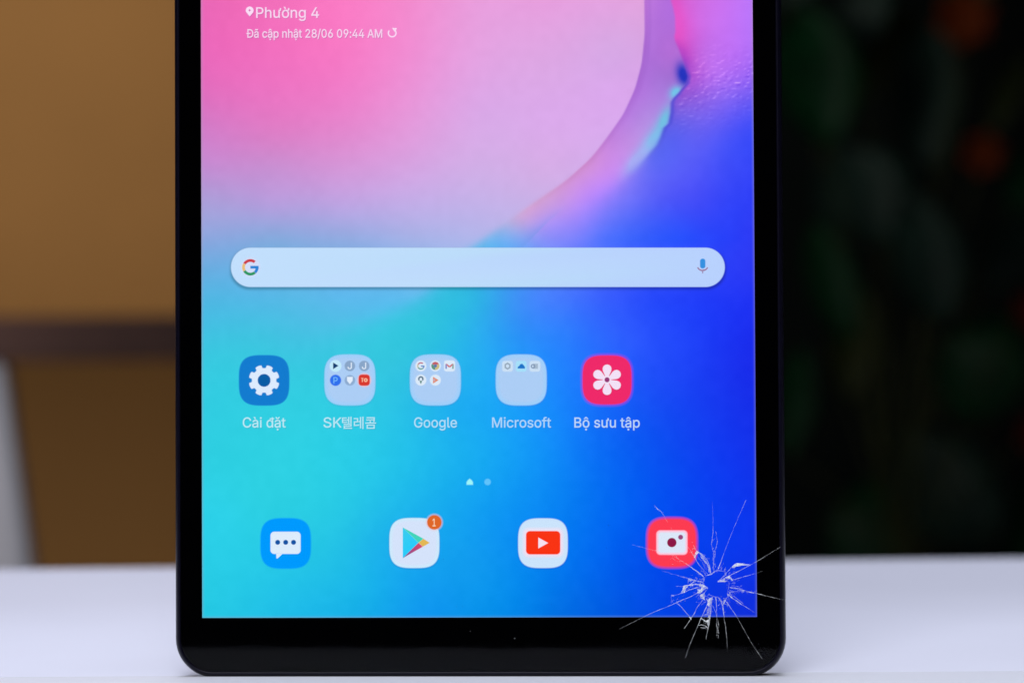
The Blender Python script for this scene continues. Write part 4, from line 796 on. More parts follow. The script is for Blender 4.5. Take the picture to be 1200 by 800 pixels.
class UI:
    """One mesh of flat lit shapes drawn in photo-grid coordinates on the screen plane."""

    def __init__(self):
        self.v, self.c, self.f = [], [], []

    def pts(self, ring, layer, col, alpha):
        y = DISP_Y - 0.00003 - 0.000014 * layer
        i = len(self.v)
        for k, (x, yy) in enumerate(ring):
            self.v.append(loc(x, yy, y))
            c = col[k] if isinstance(col, list) else col
            a = alpha[k] if isinstance(alpha, list) else alpha
            self.c.append((*lin(c), a))
        return i

    def poly(self, rings, col, layer=0, alpha=1.0, feather=0.7, grow=0.0):
        """rings: outline and holes; feather: soft rim in photo pixels, half in, half out."""
        if not isinstance(rings[0][0], (tuple, list)):
            rings = [rings]
        area_ = lambda r: sum(r[i][0] * r[(i + 1) % len(r)][1] - r[(i + 1) % len(r)][0] * r[i][1] for i in range(len(r)))
        big = max(rings, key=lambda r: abs(area_(r)))
        sg = 1 if area_(big) > 0 else -1
        ins = []
        for r in rings:
            n = len(r)
            nr = []
            for i in range(n):
                p, q, s = r[i - 1], r[i], r[(i + 1) % n]
                e1 = (q[0] - p[0], q[1] - p[1])
                e2 = (s[0] - q[0], s[1] - q[1])
                l1, l2 = math.hypot(*e1) or 1, math.hypot(*e2) or 1
                n1, n2 = (e1[1] / l1, -e1[0] / l1), (e2[1] / l2, -e2[0] / l2)
                mx, my = n1[0] + n2[0], n1[1] + n2[1]
                l = math.hypot(mx, my) or 1
                k = min(1.6, 2 / l if l > .3 else 1.6)
                nr.append((mx / l * k * sg, my / l * k * sg))
            ins.append(nr)
        h = feather / 2
        inner = [[(p[0] - n_[0] * (h - grow), p[1] - n_[1] * (h - grow)) for p, n_ in zip(r, nr)] for r, nr in zip(rings, ins)]
        start = None
        for r in inner:
            i = self.pts(r, layer, col if not callable(col) else [col(*p) for p in r], alpha)
            start = i if start is None else start
        base_i = start
        for t in tess(rings):
            self.f.append(tuple(base_i + k for k in t))
        if feather:
            off = base_i
            for r, nr in zip(rings, ins):
                n = len(r)
                o = [(p[0] + n_[0] * (h + grow), p[1] + n_[1] * (h + grow)) for p, n_ in zip(r, nr)]
                j = self.pts(o, layer, col if not callable(col) else [col(*p) for p in o], 0.0)
                for i in range(n):
                    k = (i + 1) % n
                    self.f.append((off + i, off + k, j + k))
                    self.f.append((off + i, j + k, j + i))
                off += n
        return self

    def build(self, name, label=None, parent=None):
        me = bpy.data.meshes.new(name)
        me.from_pydata([tuple(v) for v in self.v], [], self.f)
        me.update()
        set_colours(me, self.c)
        o = link(name, me, M_screen, parent or display)
        if label:
            o['label'] = label
        return o


def ell(cx, cy, rx, ry=None, n=32, a0=0.0, a1=360.0):
    ry = ry or rx
    m_ = n if a1 - a0 >= 360 else n + 1
    return [(cx + rx * math.cos(math.radians(a0 + (a1 - a0) * i / n)), cy - ry * math.sin(math.radians(a0 + (a1 - a0) * i / n))) for i in range(m_)]


def squircle(cx, cy, r, e=3.3, n=72):
    o = []
    for i in range(n):
        a = 2 * math.pi * i / n
        c, s = math.cos(a), math.sin(a)
        k = (abs(c) ** e + abs(s) ** e) ** (-1 / e)
        o.append((cx + r * k * c, cy + r * k * s))
    return o


def rr(x0, y0, x1, y1, r, n=6):
    o = []
    for cx, cy, a0 in ((x1 - r, y0 + r, -90), (x1 - r, y1 - r, 0), (x0 + r, y1 - r, 90), (x0 + r, y0 + r, 180)):
        for i in range(n + 1):
            a = math.radians(a0 + 90 * i / n)
            o.append((cx + r * math.cos(a), cy + r * math.sin(a)))
    return o


def arc(cx, cy, r, w, a0, a1, n=16):
    return ell(cx, cy, r + w / 2, n=n, a0=a0, a1=a1) if False else \
        [(cx + (r + w / 2) * math.cos(math.radians(a0 + (a1 - a0) * i / n)), cy - (r + w / 2) * math.sin(math.radians(a0 + (a1 - a0) * i / n))) for i in range(n + 1)] + \
        [(cx + (r - w / 2) * math.cos(math.radians(a0 + (a1 - a0) * i / n)), cy - (r - w / 2) * math.sin(math.radians(a0 + (a1 - a0) * i / n))) for i in range(n, -1, -1)]


def stroke(p, q, w):
    dx, dy = q[0] - p[0], q[1] - p[1]
    l = math.hypot(dx, dy)
    nx, ny = -dy / l * w / 2, dx / l * w / 2
    return [(p[0] + nx, p[1] + ny), (q[0] + nx, q[1] + ny), (q[0] - nx, q[1] - ny), (p[0] - nx, p[1] - ny)]


def glyph_rings(txt):
    return [list(zip(r[0::2], r[1::2])) for r in GLYPHS[txt]]


def text(ui, txt, x0, x1, y_base, cap, col, layer=2, em_cap=509.0, feather=0.9, shadow=0.24, grow=0.1):
    """Draw txt so its ink spans x0..x1 and its capitals stand cap pixels above y_base."""
    R = glyph_rings(txt)
    xs = [p[0] for r in R for p in r]
    sx = (x1 - x0) / (max(xs) - min(xs))
    sy = cap / em_cap
    rings = [[(x0 + (p[0] - min(xs)) * sx, y_base - p[1] * sy) for p in r] for r in R]
    # one polygon per group of overlapping rings
    big = sorted(rings, key=lambda r: -abs(sum(r[i][0] * r[(i + 1) % len(r)][1] - r[(i + 1) % len(r)][0] * r[i][1] for i in range(len(r)))))
    sgn = lambda r: sum(r[i][0] * r[(i + 1) % len(r)][1] - r[(i + 1) % len(r)][0] * r[i][1] for i in range(len(r))) > 0
    s0 = sgn(big[0])
    outs = [[r] for r in big if sgn(r) == s0]
    for h_ in (r for r in big if sgn(r) != s0):
        hx, hy = h_[0]
        best = None
        for g in outs:
            o = g[0]
            if min(p[0] for p in o) <= hx <= max(p[0] for p in o) and min(p[1] for p in o) <= hy <= max(p[1] for p in o):
                ar = abs(sum(o[i][0] * o[(i + 1) % len(o)][1] - o[(i + 1) % len(o)][0] * o[i][1] for i in range(len(o))))
                if best is None or ar < best[0]:
                    best = (ar, g)
        if best:
            best[1].append(h_)
    for g in outs:
        if shadow:
            ui.poly([[(p[0] + 0.7, p[1] + 0.9) for p in r] for r in g], (40, 60, 110), layer - 1, shadow, 1.8)
        ui.poly(g, col, layer, 1.0, feather, grow)


# --- search bar
u = UI()
bar = rr(270.6, 290.2, 849.4, 336.2, 22.9, 14)
k_ = max(range(len(bar) - 1), key=lambda q: math.hypot(bar[q + 1][0] - bar[q][0], bar[q + 1][1] - bar[q][1]) if bar[q][1] > 313 else 0)
bar = bar[:k_ + 1] + [(x, 336.2) for x in range(800, 310, -40)] + bar[k_ + 1:] + [(x, 290.2) for x in range(320, 811, 40)]


def bar_col(x, y):
    return tuple(np.interp(x, [300, 440, 600, 700, 790], c) for c in ([195, 193, 188, 186, 185], [224, 223, 221, 213, 210], [254, 253, 251, 254, 255]))


u.poly(bar, bar_col, 0, 1.0, 1.2)
cx, cy = 293.4, 313.2
u.poly(ell(cx, cy, 11), (226, 224, 250), 1, .55, 3.5)
for a0, a1, c in ((50, 150, (206, 62, 72)), (150, 210, (236, 190, 120)), (210, 312, (44, 150, 96)), (312, 360, (44, 132, 214))):
    u.poly(arc(cx, cy, 8.0, 3.3, a0, a1), c, 2, 1, .8)
u.poly([(cx, cy - 1.7), (cx + 9.6, cy - 1.7), (cx + 9.6, cy + 1.5), (cx, cy + 1.5)], (44, 132, 214), 3, 1, .8)
u.poly(rr(820.4, 303, 826.6, 314.6, 3.0), (54, 146, 226), 2, 1, 1.0)
u.poly(arc(823.4, 310.6, 6.4, 1.4, 205, 335), (150, 92, 128), 2, .9, .8)
u.poly([(822.8, 316.6), (824.1, 316.6), (824.1, 320.2), (822.8, 320.2)], (150, 110, 150), 2, .8, .8)
u.build('search_bar', 'pale pill-shaped search bar with a multicoloured G and a microphone')

# --- weather widget text
PALE = (252, 222, 248)
u = UI()
pin = arc(292.6, 12.6, 3.0, 2.4, -35, 215, 16)
pin = [(292.6 + 4.6 * math.cos(math.radians(a)), 12.6 - 4.6 * math.sin(math.radians(a))) for a in range(-35, 216, 12)] + [(292.6, 19.6)]
u.poly([[(x + .7, y + .9) for x, y in pin]], (60, 60, 120), 1, .28, 1.8)
u.poly([pin, ell(292.6, 12.4, 1.5, n=10)[::1] if False else ell(292.6, 12.4, 1.4, n=10)], PALE, 2, 1, .6)
text(u, 'Phường 4', 300.3, 373.8, 21.2, 12.2, PALE)
u.build('location_text', 'white location line with a map pin')
u = UI()
text(u, 'Đã cập nhật 28/06 09:44 AM', 289, 447.8, 44.4, 9.7, PALE)
u.poly(arc(459.6, 39, 4.5, 1.5, 60, -220, 20), PALE, 2, 1, .6)
u.poly([(459.4, 33), (465.2, 33.2), (462.8, 38.2)], PALE, 2, 1, .5)
u.build('update_text', 'white date and time line with a refresh arrow')

# --- app icons
FOLD = (172, 207, 246)


def folder(cx, cy):
    u = UI()
    u.poly(squircle(cx, cy + .8, 30.6), (60, 110, 190), 0, .22, 2.5)
    u.poly(squircle(cx, cy, 29.9), (160, 208, 252), 1, 1.0, 1.6)
    u.poly(squircle(cx, cy, 26.5), (176, 206, 245), 2, .8, 5)
    return u


def mini(u, x, y, col, r=6.6, sq=False):
    if sq:
        u.poly(squircle(x, y, r, 5), col, 3, .95, 1.2)
    else:
        u.poly(ell(x, y, r, n=20), col, 3, .95, 1.2)


# gear
u = UI()
cx, cy = 309.5, 445.5
u.poly(squircle(cx, cy, 29.6), (20, 124, 208), 1, 1, 1.6)
gear = []
for k in range(8):
    a = 45 * k + 22.5
    for da, r in ((-15.0, 14.6), (-12.2, 17.6), (-6, 18.0), (0, 18.0), (6, 18.0), (12.2, 17.6), (15.0, 14.6), (22.5, 14.2)):
        gear.append((cx + r * math.cos(math.radians(a + da)), cy + r * math.sin(math.radians(a + da))))
u.poly([gear, ell(cx, cy, 7.4, n=24)], (222, 236, 255), 2, 1, .9)
u.poly(ell(cx, cy, 7.4, n=24), (10, 92, 165), 2, 1, .8)
u.build('app_icon', 'blue icon with a white gear')

u = folder(410, 445)
mini(u, 393.2, 428.6, (196, 236, 252), 7)
u.poly([(390.4, 424.6), (396.6, 428.4), (390.4, 432.4)], (18, 62, 112), 4, 1, .8)
for x in (410, 426.8):
    mini(u, x, 428.6, (136, 164, 198), 6.2)
    text(u, 'J', x - 2.6, x + 2.2, 432.2, 7.4, (232, 242, 255), 5, 509.0, .8, 0)
mini(u, 393.2, 445.4, (24, 104, 238), 6.6)
text(u, 'P', 390.8, 395.6, 449, 7.2, (120, 190, 255), 5, 509.0, .8, 0)
mini(u, 410, 445.4, (140, 170, 208), 6.2)
u.poly([(406.6, 441.4), (413.4, 441.4), (413.2, 446), (410, 450), (406.8, 446)], (228, 240, 255), 4, 1, 1)
u.poly(ell(426.8, 445.2, 8.2, n=20), (240, 196, 206), 3, .9, 2)
u.poly(squircle(426.8, 445.2, 6.6, 4), (218, 58, 48), 4, 1, 1)
u.poly(stroke((423.4, 443.2), (425.8, 443.2), 1.1), (255, 190, 160), 5, 1, .6)
u.poly(stroke((424.6, 443.2), (424.6, 447.4), 1.1), (255, 190, 160), 5, 1, .6)
u.poly([ell(428.6, 445.2, 2.3, n=14), ell(428.6, 445.2, 1.1, n=10)], (255, 190, 160), 5, 1, .6)
u.build('app_icon', 'pale folder holding six tiny icons in two rows')

u = folder(510.2, 445)
for x, y in ((493.2, 428.6), (510.2, 428.6), (526.8, 428.6), (493.2, 445.2), (510.2, 445.2)):
    mini(u, x, y, (222, 236, 250), 6.5, x > 520)
for a0, a1, c in ((50, 150, (190, 110, 130)), (150, 210, (200, 190, 160)), (210, 312, (100, 160, 150)), (312, 360, (96, 140, 200))):
    u.poly(arc(493.2, 428.6, 3.6, 1.5, a0, a1, 8), c, 4, 1, .6)
u.poly(stroke((493.4, 428.8), (497.4, 428.8), 1.4), (96, 140, 200), 5, 1, .5)
for a0, a1, c in ((30, 150, (196, 96, 104)), (150, 270, (96, 150, 130)), (270, 390, (206, 190, 130))):
    u.poly(arc(510.2, 428.6, 3.3, 3.0, a0, a1, 8), c, 4, 1, .6)
u.poly(ell(510.2, 428.6, 1.9, n=12), (90, 120, 170), 5, 1, .6)
for p, q, c in (((522.8, 432), (522.8, 426.4), (120, 130, 200)), ((522.8, 426.4), (526.8, 429.8), (206, 100, 110)),
                ((526.8, 429.8), (530.8, 426.4), (206, 100, 110)), ((530.8, 426.4), (530.8, 432), (120, 160, 150))):
    u.poly(stroke(p, q, 1.7), c, 4, 1, .6)
u.poly(arc(493.2, 443.8, 2.4, 1.7, -40, 220, 12), (84, 110, 130), 4, 1, .6)
u.poly([(491.6, 446), (494.8, 446), (493.2, 450)], (84, 130, 120), 4, 1, .6)
u.poly([(507.4, 441.2), (514, 445.2), (507.4, 449.2)], (226, 140, 110), 4, 1, .8)
u.poly(ell(508.9, 445.2, 1.3, n=8), (200, 170, 190), 5, 1, .6)
u.build('app_icon', 'pale folder holding five tiny icons')

u = folder(610.8, 445)
for x in (594.8, 610.8, 626.8):
    mini(u, x, 429, (206, 226, 246) if x != 610.8 else (166, 226, 252), 6.3, True)
u.poly([[(594.8 + 4.0 * math.cos(math.radians(a)), 428.8 + 4.2 * math.sin(math.radians(a))) for a in range(30, 390, 60)],
        [(594.8 + 2.4 * math.cos(math.radians(a)), 428.8 + 2.6 * math.sin(math.radians(a))) for a in range(30, 390, 60)]], (146, 164, 182), 4, 1, .6)
cl = [(606.6, 431.6), (606.8, 429.6), (608.4, 428.6), (609.6, 426.6), (611.8, 426), (613.4, 427.4), (614.6, 429), (615.4, 430.4), (614.8, 431.8)]
u.poly(cl, (30, 116, 202), 4, 1, .8)
u.poly([(625, 426), (630.4, 426), (630.4, 432), (625, 432)], (166, 186, 206), 4, 1, .7)
u.poly([ell(624.6, 429, 2.7, n=12), ell(624.6, 429, 1.5, n=10)], (128, 150, 180), 5, 1, .6)
u.build('app_icon', 'pale folder holding three tiny icons in one row')

u = UI()
cx, cy = 711.4, 445
u.poly(squircle(cx, cy, 31), (150, 60, 220), 0, .55, 2.4)
u.poly(squircle(cx, cy, 28.8), (240, 42, 106), 1, 1, 1.6)
for k in range(6):
    a = math.radians(90 + 60 * k)
    t = lambda s, w: (cx + s * math.cos(a) - w * math.sin(a), cy - .2 - s * math.sin(a) - w * math.cos(a))
    pet = [t(2.4, 1.3), t(7.5, 3.6), t(10.5, 4.9), t(13.2, 5.2), t(15.6, 4.4), t(17.2, 2.6), t(17.9, 0),
           t(17.2, -2.6), t(15.6, -4.4), t(13.2, -5.2), t(10.5, -4.9), t(7.5, -3.6), t(2.4, -1.3)]
    u.poly([(x + .2, y + .9) for x, y in pet], (120, 10, 70), 2, .3, 2.2)
    u.poly(pet, (244, 226, 248), 3, 1, .9)
u.poly(ell(cx, cy - .2, 5, n=16), (244, 226, 248), 4, 1, .6)
u.poly(ell(cx, cy - .2, 3.0, n=16), (148, 56, 118), 5, 1, .9)
u.build('app_icon', 'pinkish red icon with a white six-petalled flower')

# dock
u = UI()
cx, cy = 334.8, 636.3
u.poly(squircle(cx, cy, 29.7), (0, 154, 255), 1, 1, 2)
bub = rr(317, 622.6, 352.3, 648.6, 4.5)
u.poly(bub, (222, 237, 253), 2, 1, .9)
u.poly([(323.6, 648), (331.6, 648), (325.2, 653.8), (324.0, 653.8)], (222, 237, 253), 2, 1, .8)
for x in (325.4, 334.8, 344.0):
    u.poly(ell(x, 635, 2.9, n=16), (16, 82, 164), 3, 1, .8)
u.build('app_icon', 'bright blue icon with a white speech bubble')

u = UI()
cx, cy = 485.6, 635.8
u.poly(squircle(cx, cy + 1, 30), (10, 90, 180), 0, .3, 2.5)
u.poly(squircle(cx, cy, 29.3), (206, 236, 254), 1, 1, 1.4)
u.poly(squircle(cx, cy, 26.5), (214, 228, 252), 2, 1, 4)
u.poly([(472, 617.6), (490.6, 635.5), (472, 653.6)], lambda x, y: (60, 205, 238) if y < 630 else (40, 205, 252), 3, 1, .9)
u.poly([(472, 617.6), (496.2, 630.8), (490.6, 635.6)], (66, 214, 188), 4, 1, .8)
u.poly([(496.2, 630.8), (503.6, 635.6), (495.4, 640.2), (490.4, 635.6)], (228, 184, 84), 5, 1, .8)
u.poly([(490.4, 635.6), (495.4, 640.2), (472, 653.6)], lambda x, y: (214, 72, 106) if x > 485 else (104, 76, 150), 5, 1, .8)
play = u.build('app_icon', 'white icon with a multicoloured triangle')
u = UI()
u.poly(ell(509, 611.6, 10.0, n=28), (236, 190, 190), 6, .5, 2)
u.poly(ell(509, 611.6, 8.5, n=28), (224, 104, 42), 7, 1, 1.0)
text(u, '1', 507.0, 510.4, 616.2, 8.8, (255, 222, 190), 9, 509.0, .7, 0)
u.build('notification_badge', 'round orange badge reading 1')

u = UI()
cx, cy = 636.3, 636
u.poly(squircle(cx, cy + 1, 29.8), (10, 70, 190), 0, .3, 2.5)
u.poly(squircle(cx, cy, 29.1), (204, 229, 253), 1, 1, 1.4)
u.poly(rr(613.5, 619, 659.5, 651.6, 6), (250, 224, 240), 2, .85, 5)
u.poly(rr(616.4, 621.8, 656.6, 649.2, 4.6), (250, 52, 20), 3, 1, 1)
u.poly([(630.8, 629.4), (630.8, 642.2), (642.4, 635.8)], (248, 226, 240), 4, 1, .8)
u.build('app_icon', 'white icon with a red rounded rectangle and a play triangle')

u = UI()
cx, cy = 787.5, 635.6
u.poly(squircle(cx, cy, 29.3), (254, 60, 82), 1, 1, 4.5)
u.poly(rr(769.2, 621, 805.6, 649.6, 4.6), (255, 210, 232), 2, .9, 1.6)
u.poly(rr(771.4, 623.2, 803.4, 647.4, 3.6), (220, 232, 250), 3, 1, 2)
u.poly(ell(787.3, 635.3, 5.5, n=20), (140, 24, 70), 4, 1, .9)
u.poly(ell(797.6, 629, 2.9, n=14), (152, 72, 122), 4, 1, .8)
u.build('app_icon', 'red icon with a white camera')

# icon names
for txt, x0, x1, c in (('Cài đặt', 284.6, 334.6, (196, 238, 250)), ('Google', 485.4, 535.4, (184, 228, 253)),
                       ('Microsoft', 576.8, 645.6, (182, 220, 255)), ('Bộ sưu tập', 673.2, 749.6, (196, 222, 255))):
    u = UI()
    text(u, txt, x0, x1, 500.6, 11.6, c)
    u.build('icon_name')
u = UI()
text(u, 'SK', 379.2, 400.2, 500.6, 11.6, (192, 236, 250))
text(u, '텔레콤', 401.0, 440.6, 501.0, 13.2, (192, 236, 250), 2, 300.0)
u.build('icon_name')
u = UI()
u.poly([(550.4, 560.6), (552.8, 562.4), (554.2, 564.6), (554.2, 567.6), (546.8, 567.6), (546.8, 564.6), (548.2, 562.4)], (160, 246, 250), 1, 1, 1.4)
u.build('page_dot', 'bright house-shaped page mark')
u = UI()
u.poly(ell(571.4, 564.4, 3.8, n=18), (96, 196, 252), 1, 1, 1.4)
u.build('page_dot')

# ------------------------------------------------------------------ cracks in the glass
M_crack = bpy.data.materials.new('fractured_glass')
M_crack.use_nodes = True
nt = M_crack.node_tree
nt.nodes.clear()
out = nt.nodes.new('ShaderNodeOutputMaterial')
mix = nt.nodes.new('ShaderNodeMixShader')
tr_ = nt.nodes.new('ShaderNodeBsdfTransparent')
pr = nt.nodes.new('ShaderNodeBsdfPrincipled')
pr.inputs['Base Color'].default_value = (0.92, 0.94, 0.95, 1)
pr.inputs['Roughness'].default_value = 0.25
at = nt.nodes.new('ShaderNodeAttribute')
at.attribute_name = 'screen_colour'
nt.links.new(at.outputs['Alpha'], mix.inputs[0])
nt.links.new(tr_.outputs[0], mix.inputs[1])
nt.links.new(pr.outputs[0], mix.inputs[2])
nt.links.new(mix.outputs[0], out.inputs['Surface'])
CR_Y = GLASS_Y - 0.00004
rng = random.Random(3)


class Crack:
    def __init__(self):
        self.v, self.c, self.f = [], [], []

    def line(self, pts, w0, w1, a0, a1, jag=0.25, step=2.2):
        """Raised splintered ridge along pts (photo grid); width and opacity run from start to end."""
        P = []
        for p, q in zip(pts, pts[1:]):
            n = max(1, int(math.hypot(q[0] - p[0], q[1] - p[1]) / step))
            for i in range(n):
                P.append((p[0] + (q[0] - p[0]) * i / n, p[1] + (q[1] - p[1]) * i / n))
        P.append(pts[-1])
        N = len(P)
        prev = None
        for i, (x, y) in enumerate(P):
            t = i / max(1, N - 1)
            a, b = P[max(0, i - 1)], P[min(N - 1, i + 1)]
            l = math.hypot(b[0] - a[0], b[1] - a[1]) or 1
            nx, ny = -(b[1] - a[1]) / l, (b[0] - a[0]) / l
            j = rng.uniform(-jag, jag)
            x, y = x + nx * j, y + ny * j
            w = 0.78 * (w0 + (w1 - w0) * t) * rng.uniform(0.6, 1.4)
            al = min(1, 0.8 * (a0 + (a1 - a0) * t) * rng.uniform(0.4, 1.5))
            k = len(self.v)
            self.v += [loc(x + nx * w / 2, y + ny * w / 2, CR_Y), loc(x, y, CR_Y - 0.00006), loc(x - nx * w / 2, y - ny * w / 2, CR_Y)]
            self.c += [al * .5, al, al * .5]
            if prev is not None:
                self.f += [(prev, prev + 1, k + 1, k), (prev + 1, prev + 2, k + 2, k + 1)]
            prev = k
        return self

    def chip(self, pts, al):
        """Splinter made of tilted facets, each with its own tilt and clarity."""
        n = len(pts)
        cx = sum(p[0] for p in pts) / n
        cy = sum(p[1] for p in pts) / n
        big = max(math.hypot(p[0] - cx, p[1] - cy) for p in pts) > 2.2
        ring = []
        for p, q in zip(pts, pts[1:] + pts[:1]):
            ring.append(p)
            if big:
                t = rng.uniform(.35, .65)
                ring.append((p[0] + (q[0] - p[0]) * t + rng.uniform(-.35, .35), p[1] + (q[1] - p[1]) * t + rng.uniform(-.35, .35)))
        c = loc(cx + rng.uniform(-.8, .8), cy + rng.uniform(-.8, .8), CR_Y - 0.00024)
        R = [loc(p[0], p[1], CR_Y - rng.uniform(0, 0.00016)) for p in ring]
        for i in range(len(R)):
            a = al * (rng.choice((.35, .6, .85, 1.05, 1.2)) if big else rng.uniform(.5, 1))
            k = len(self.v)
            self.v += [c, R[i], R[(i + 1) % len(R)]]
            self.c += [a, a * rng.uniform(.5, 1.1), a * rng.uniform(.5, 1.1)]
            self.f.append((k, k + 1, k + 2))
        return self

    def dust(self, cx, cy, rx, ry, n, al):
        for _ in range(n):
            x, y = cx + rng.gauss(0, rx), cy + rng.gauss(0, ry)
            s = rng.uniform(.4, 1.1)
            a = rng.uniform(0, 6.3)
            self.chip([(x + s * math.cos(a + q) * rng.uniform(.5, 1.2), y + s * math.sin(a + q) * rng.uniform(.5, 1.2)) for q in (0, 2, 4)], al * rng.uniform(.3, 1))
        return self

    def build(self, name):
        me = bpy.data.meshes.new(name)
        me.from_pydata([tuple(v) for v in self.v], [], self.f)
        me.update()
        set_colours(me, [(1, 1, 1, min(1, a)) for a in self.c])
        return link(name, me, M_crack, glass)


def ray_crack(*segs):
    c = Crack()
    for s in segs:
        c.line(*s)
    return c


def tip(p, q):
    return [p, q]


# long radial cracks, clockwise from the top
c = ray_crack(([(837, 671), (836, 664), (836.6, 655), (836, 646)], 1.4, 1.0, .5, .3, .5),
              ([(836, 646), (833.8, 638), (834.4, 630), (835.6, 622)], .9, .8, .5, .5, .4), ([(836.5, 646), (839.6, 641), (840.6, 632), (838.4, 622)], .9, .8, .6, .5, .3),
              ([(835.6, 625), (835.6, 608), (834.8, 588)], .9, .7, .45, .12, .1), ([(834.4, 634), (838, 630)], .7, .7, .4, .4), ([(838, 645), (836.8, 655)], 1.5, .8, .5, .3, .6))
c.dust(836.5, 655, 1.0, 9, 16, .5).build('crack')
ray_crack(([(841.6, 666.5), (844.8, 658), (848, 649), (851.4, 640)], 1.2, .9, .9, .6, .1), ([(851.4, 640), (858.5, 622), (866, 604), (874.4, 585.5)], .8, .8, .5, .4, .15),
          ([(870, 595), (874, 586)], .6, 1.0, .2, .5, .1)).build('crack')
c = ray_crack(([(841, 681), (846, 678.4), (855, 674.2), (862, 670.6), (871, 666), (880, 661.4)], 1.0, .9, .9, .6), ([(880, 661.4), (890, 655.6), (903, 647.6), (915.5, 640)], .8, .7, .4, .35, .1))
c.line([(844, 678.6), (851, 671.4), (857, 664.5)], .8, .8, .7, .8)
c.chip([(857, 664.6), (861.4, 660), (865, 659.4), (873, 660.2), (880, 661.4), (871, 662), (862, 663.6), (858.4, 665)], 1.0)
c.chip([(841, 681.6), (845.6, 678.2), (850, 677.4), (848.4, 680), (853, 680), (849, 681.6)], .95).chip([(849, 676.6), (855, 674), (856.4, 678), (852, 678.4)], .7)
c.chip([(855, 674), (859.4, 680.4), (857.2, 680)], .9).dust(857, 676, 3, 3, 14, .6).build('crack')
c = ray_crack(([(859.5, 679), (868, 676.4), (880, 673.2)], .9, .8, .7, .5), ([(880, 673.2), (893.6, 669)], .7, .6, .25, .3, .1))
c.dust(860, 684, 1.6, 3.4, 18, .4).build('crack')
c = ray_crack(([(855, 688), (862, 689.2), (868, 690.2), (876, 692.6), (884, 694.2)], 1.6, 1.2, .7, .7, .5), ([(884, 694.2), (888, 695.3), (903, 699), (912, 701), (917.8, 702.6)], .9, .9, .6, .3, .2))
c.line([(868, 690.6), (870, 694.4), (871, 692)], .8, .8, .4, .4).dust(876, 693, 7, 1, 26, .5).build('crack')
c = ray_crack(([(853, 696), (857, 699.4), (863, 703.6), (870, 708.4), (876, 712)], 1.5, 1.0, 1.0, .6, .2), ([(876, 712), (884.4, 717.2)], .9, .7, .5, .3, .1),
              ([(859.4, 697.6), (865, 702), (871, 707)], .9, .8, .5, .4, .2), ([(855, 695), (859, 692.6), (865, 692.4)], .9, .7, .6, .3))
c.dust(856, 697, 2, 2, 10, .6).build('crack')
c = ray_crack(([(850, 703.4), (853.6, 708), (858, 714.4), (863.2, 721.6)], 1.1, .9, .8, .6, .15), ([(863.2, 721.6), (870.6, 735), (880.4, 752.4), (893, 771.4)], .8, .9, .4, .4, .12))
c.line([(848.6, 707), (852.6, 707.6), (850, 703.2), (847.6, 707.4)], .9, .9, .6, .6).build('crack')
c = ray_crack(([(850, 702.4), (847, 708), (847.4, 713), (848.4, 721.4)], 1.9, 1.3, .8, .8, .2), ([(848.4, 721.4), (850, 732), (851.6, 746), (852.4, 760)], 1.0, .8, .7, .25, .2))
c.line([(842, 700), (845, 704.4), (846.6, 709.6)], 1.3, 1.2, .7, .7).dust(846, 709, 2, 5, 14, .5).build('crack')
c = ray_crack(([(838.8, 699), (839.4, 706), (839.6, 714), (840, 722)], 1.3, .9, .6, .5, .3), ([(834.6, 708), (838.4, 716), (840.2, 722.6)], .7, .7, .5, .5, .2),
              ([(840, 722), (839.4, 731), (841, 737.6), (842.6, 741.6)], .9, .9, .4, .5, .35), ([(840.4, 724), (842.2, 731), (840.8, 737), (841.6, 747)], .8, .9, .4, .35, .35))
c.dust(841, 738, .9, 4.5, 18, .45).build('crack')
c = ray_crack(([(832, 701), (827.4, 712), (822.6, 721.6), (818.4, 731.6)], 1.3, 1.2, .9, .8, .2), ([(818.4, 731.6), (813, 744), (808.4, 755), (803, 770.8)], 1.0, .8, .6, .3, .15),
              ([(834.4, 699), (833.2, 711), (832.2, 722), (830, 735.6)], 1.5, 1.1, .9, .8, .25), ([(830, 735.6), (828.6, 741), (827.3, 748.8)], 1.0, .7, .6, .4, .2),
              ([(821.4, 724), (825.6, 726.4), (828.4, 729)], 1.3, 1.6, 1, 1, .2), ([(818.4, 732), (822, 731.4), (826, 733), (830, 735.8)], 1.0, 1.5, .9, 1, .4),
              ([(821, 734.6), (825, 735.6), (829, 734)], 1.2, 1, .8, .7, .5), ([(823, 721), (827, 719.6), (832, 720.6)], .8, 1.2, .5, .8))
c.chip([(827, 727), (831.4, 725), (830.4, 733), (828.6, 731)], .75).chip([(830, 719.4), (832.6, 720.6), (831.4, 724.4), (829.4, 723)], .7)
c.chip([(829.4, 701.4), (833.6, 699.6), (833.6, 706), (831, 711), (828.6, 708)], .85).chip([(829, 712), (833, 711), (832.4, 719), (828, 720)], .3)
c.dust(829, 716, 2.4, 6, 26, .5).dust(827, 730, 3, 3.4, 22, .6).build('crack')
c = ray_crack(([(826, 697.6), (822.6, 704), (817.4, 711), (812.6, 720)], 1.1, 1.0, .6, .6, .3), ([(812.6, 720), (809.6, 724.6), (806, 730), (801.8, 736)], 1.0, 1.0, .8, .6, .1),
              ([(793, 706), (799, 711.4), (805, 718.4), (810, 724.2)], .9, .9, .7, .6, .15))
c.chip([(806.6, 722), (808.6, 722.6), (810.6, 723.2), (810, 726)], 1.0).dust(821, 703, 2.5, 4, 22, .5).build('crack')
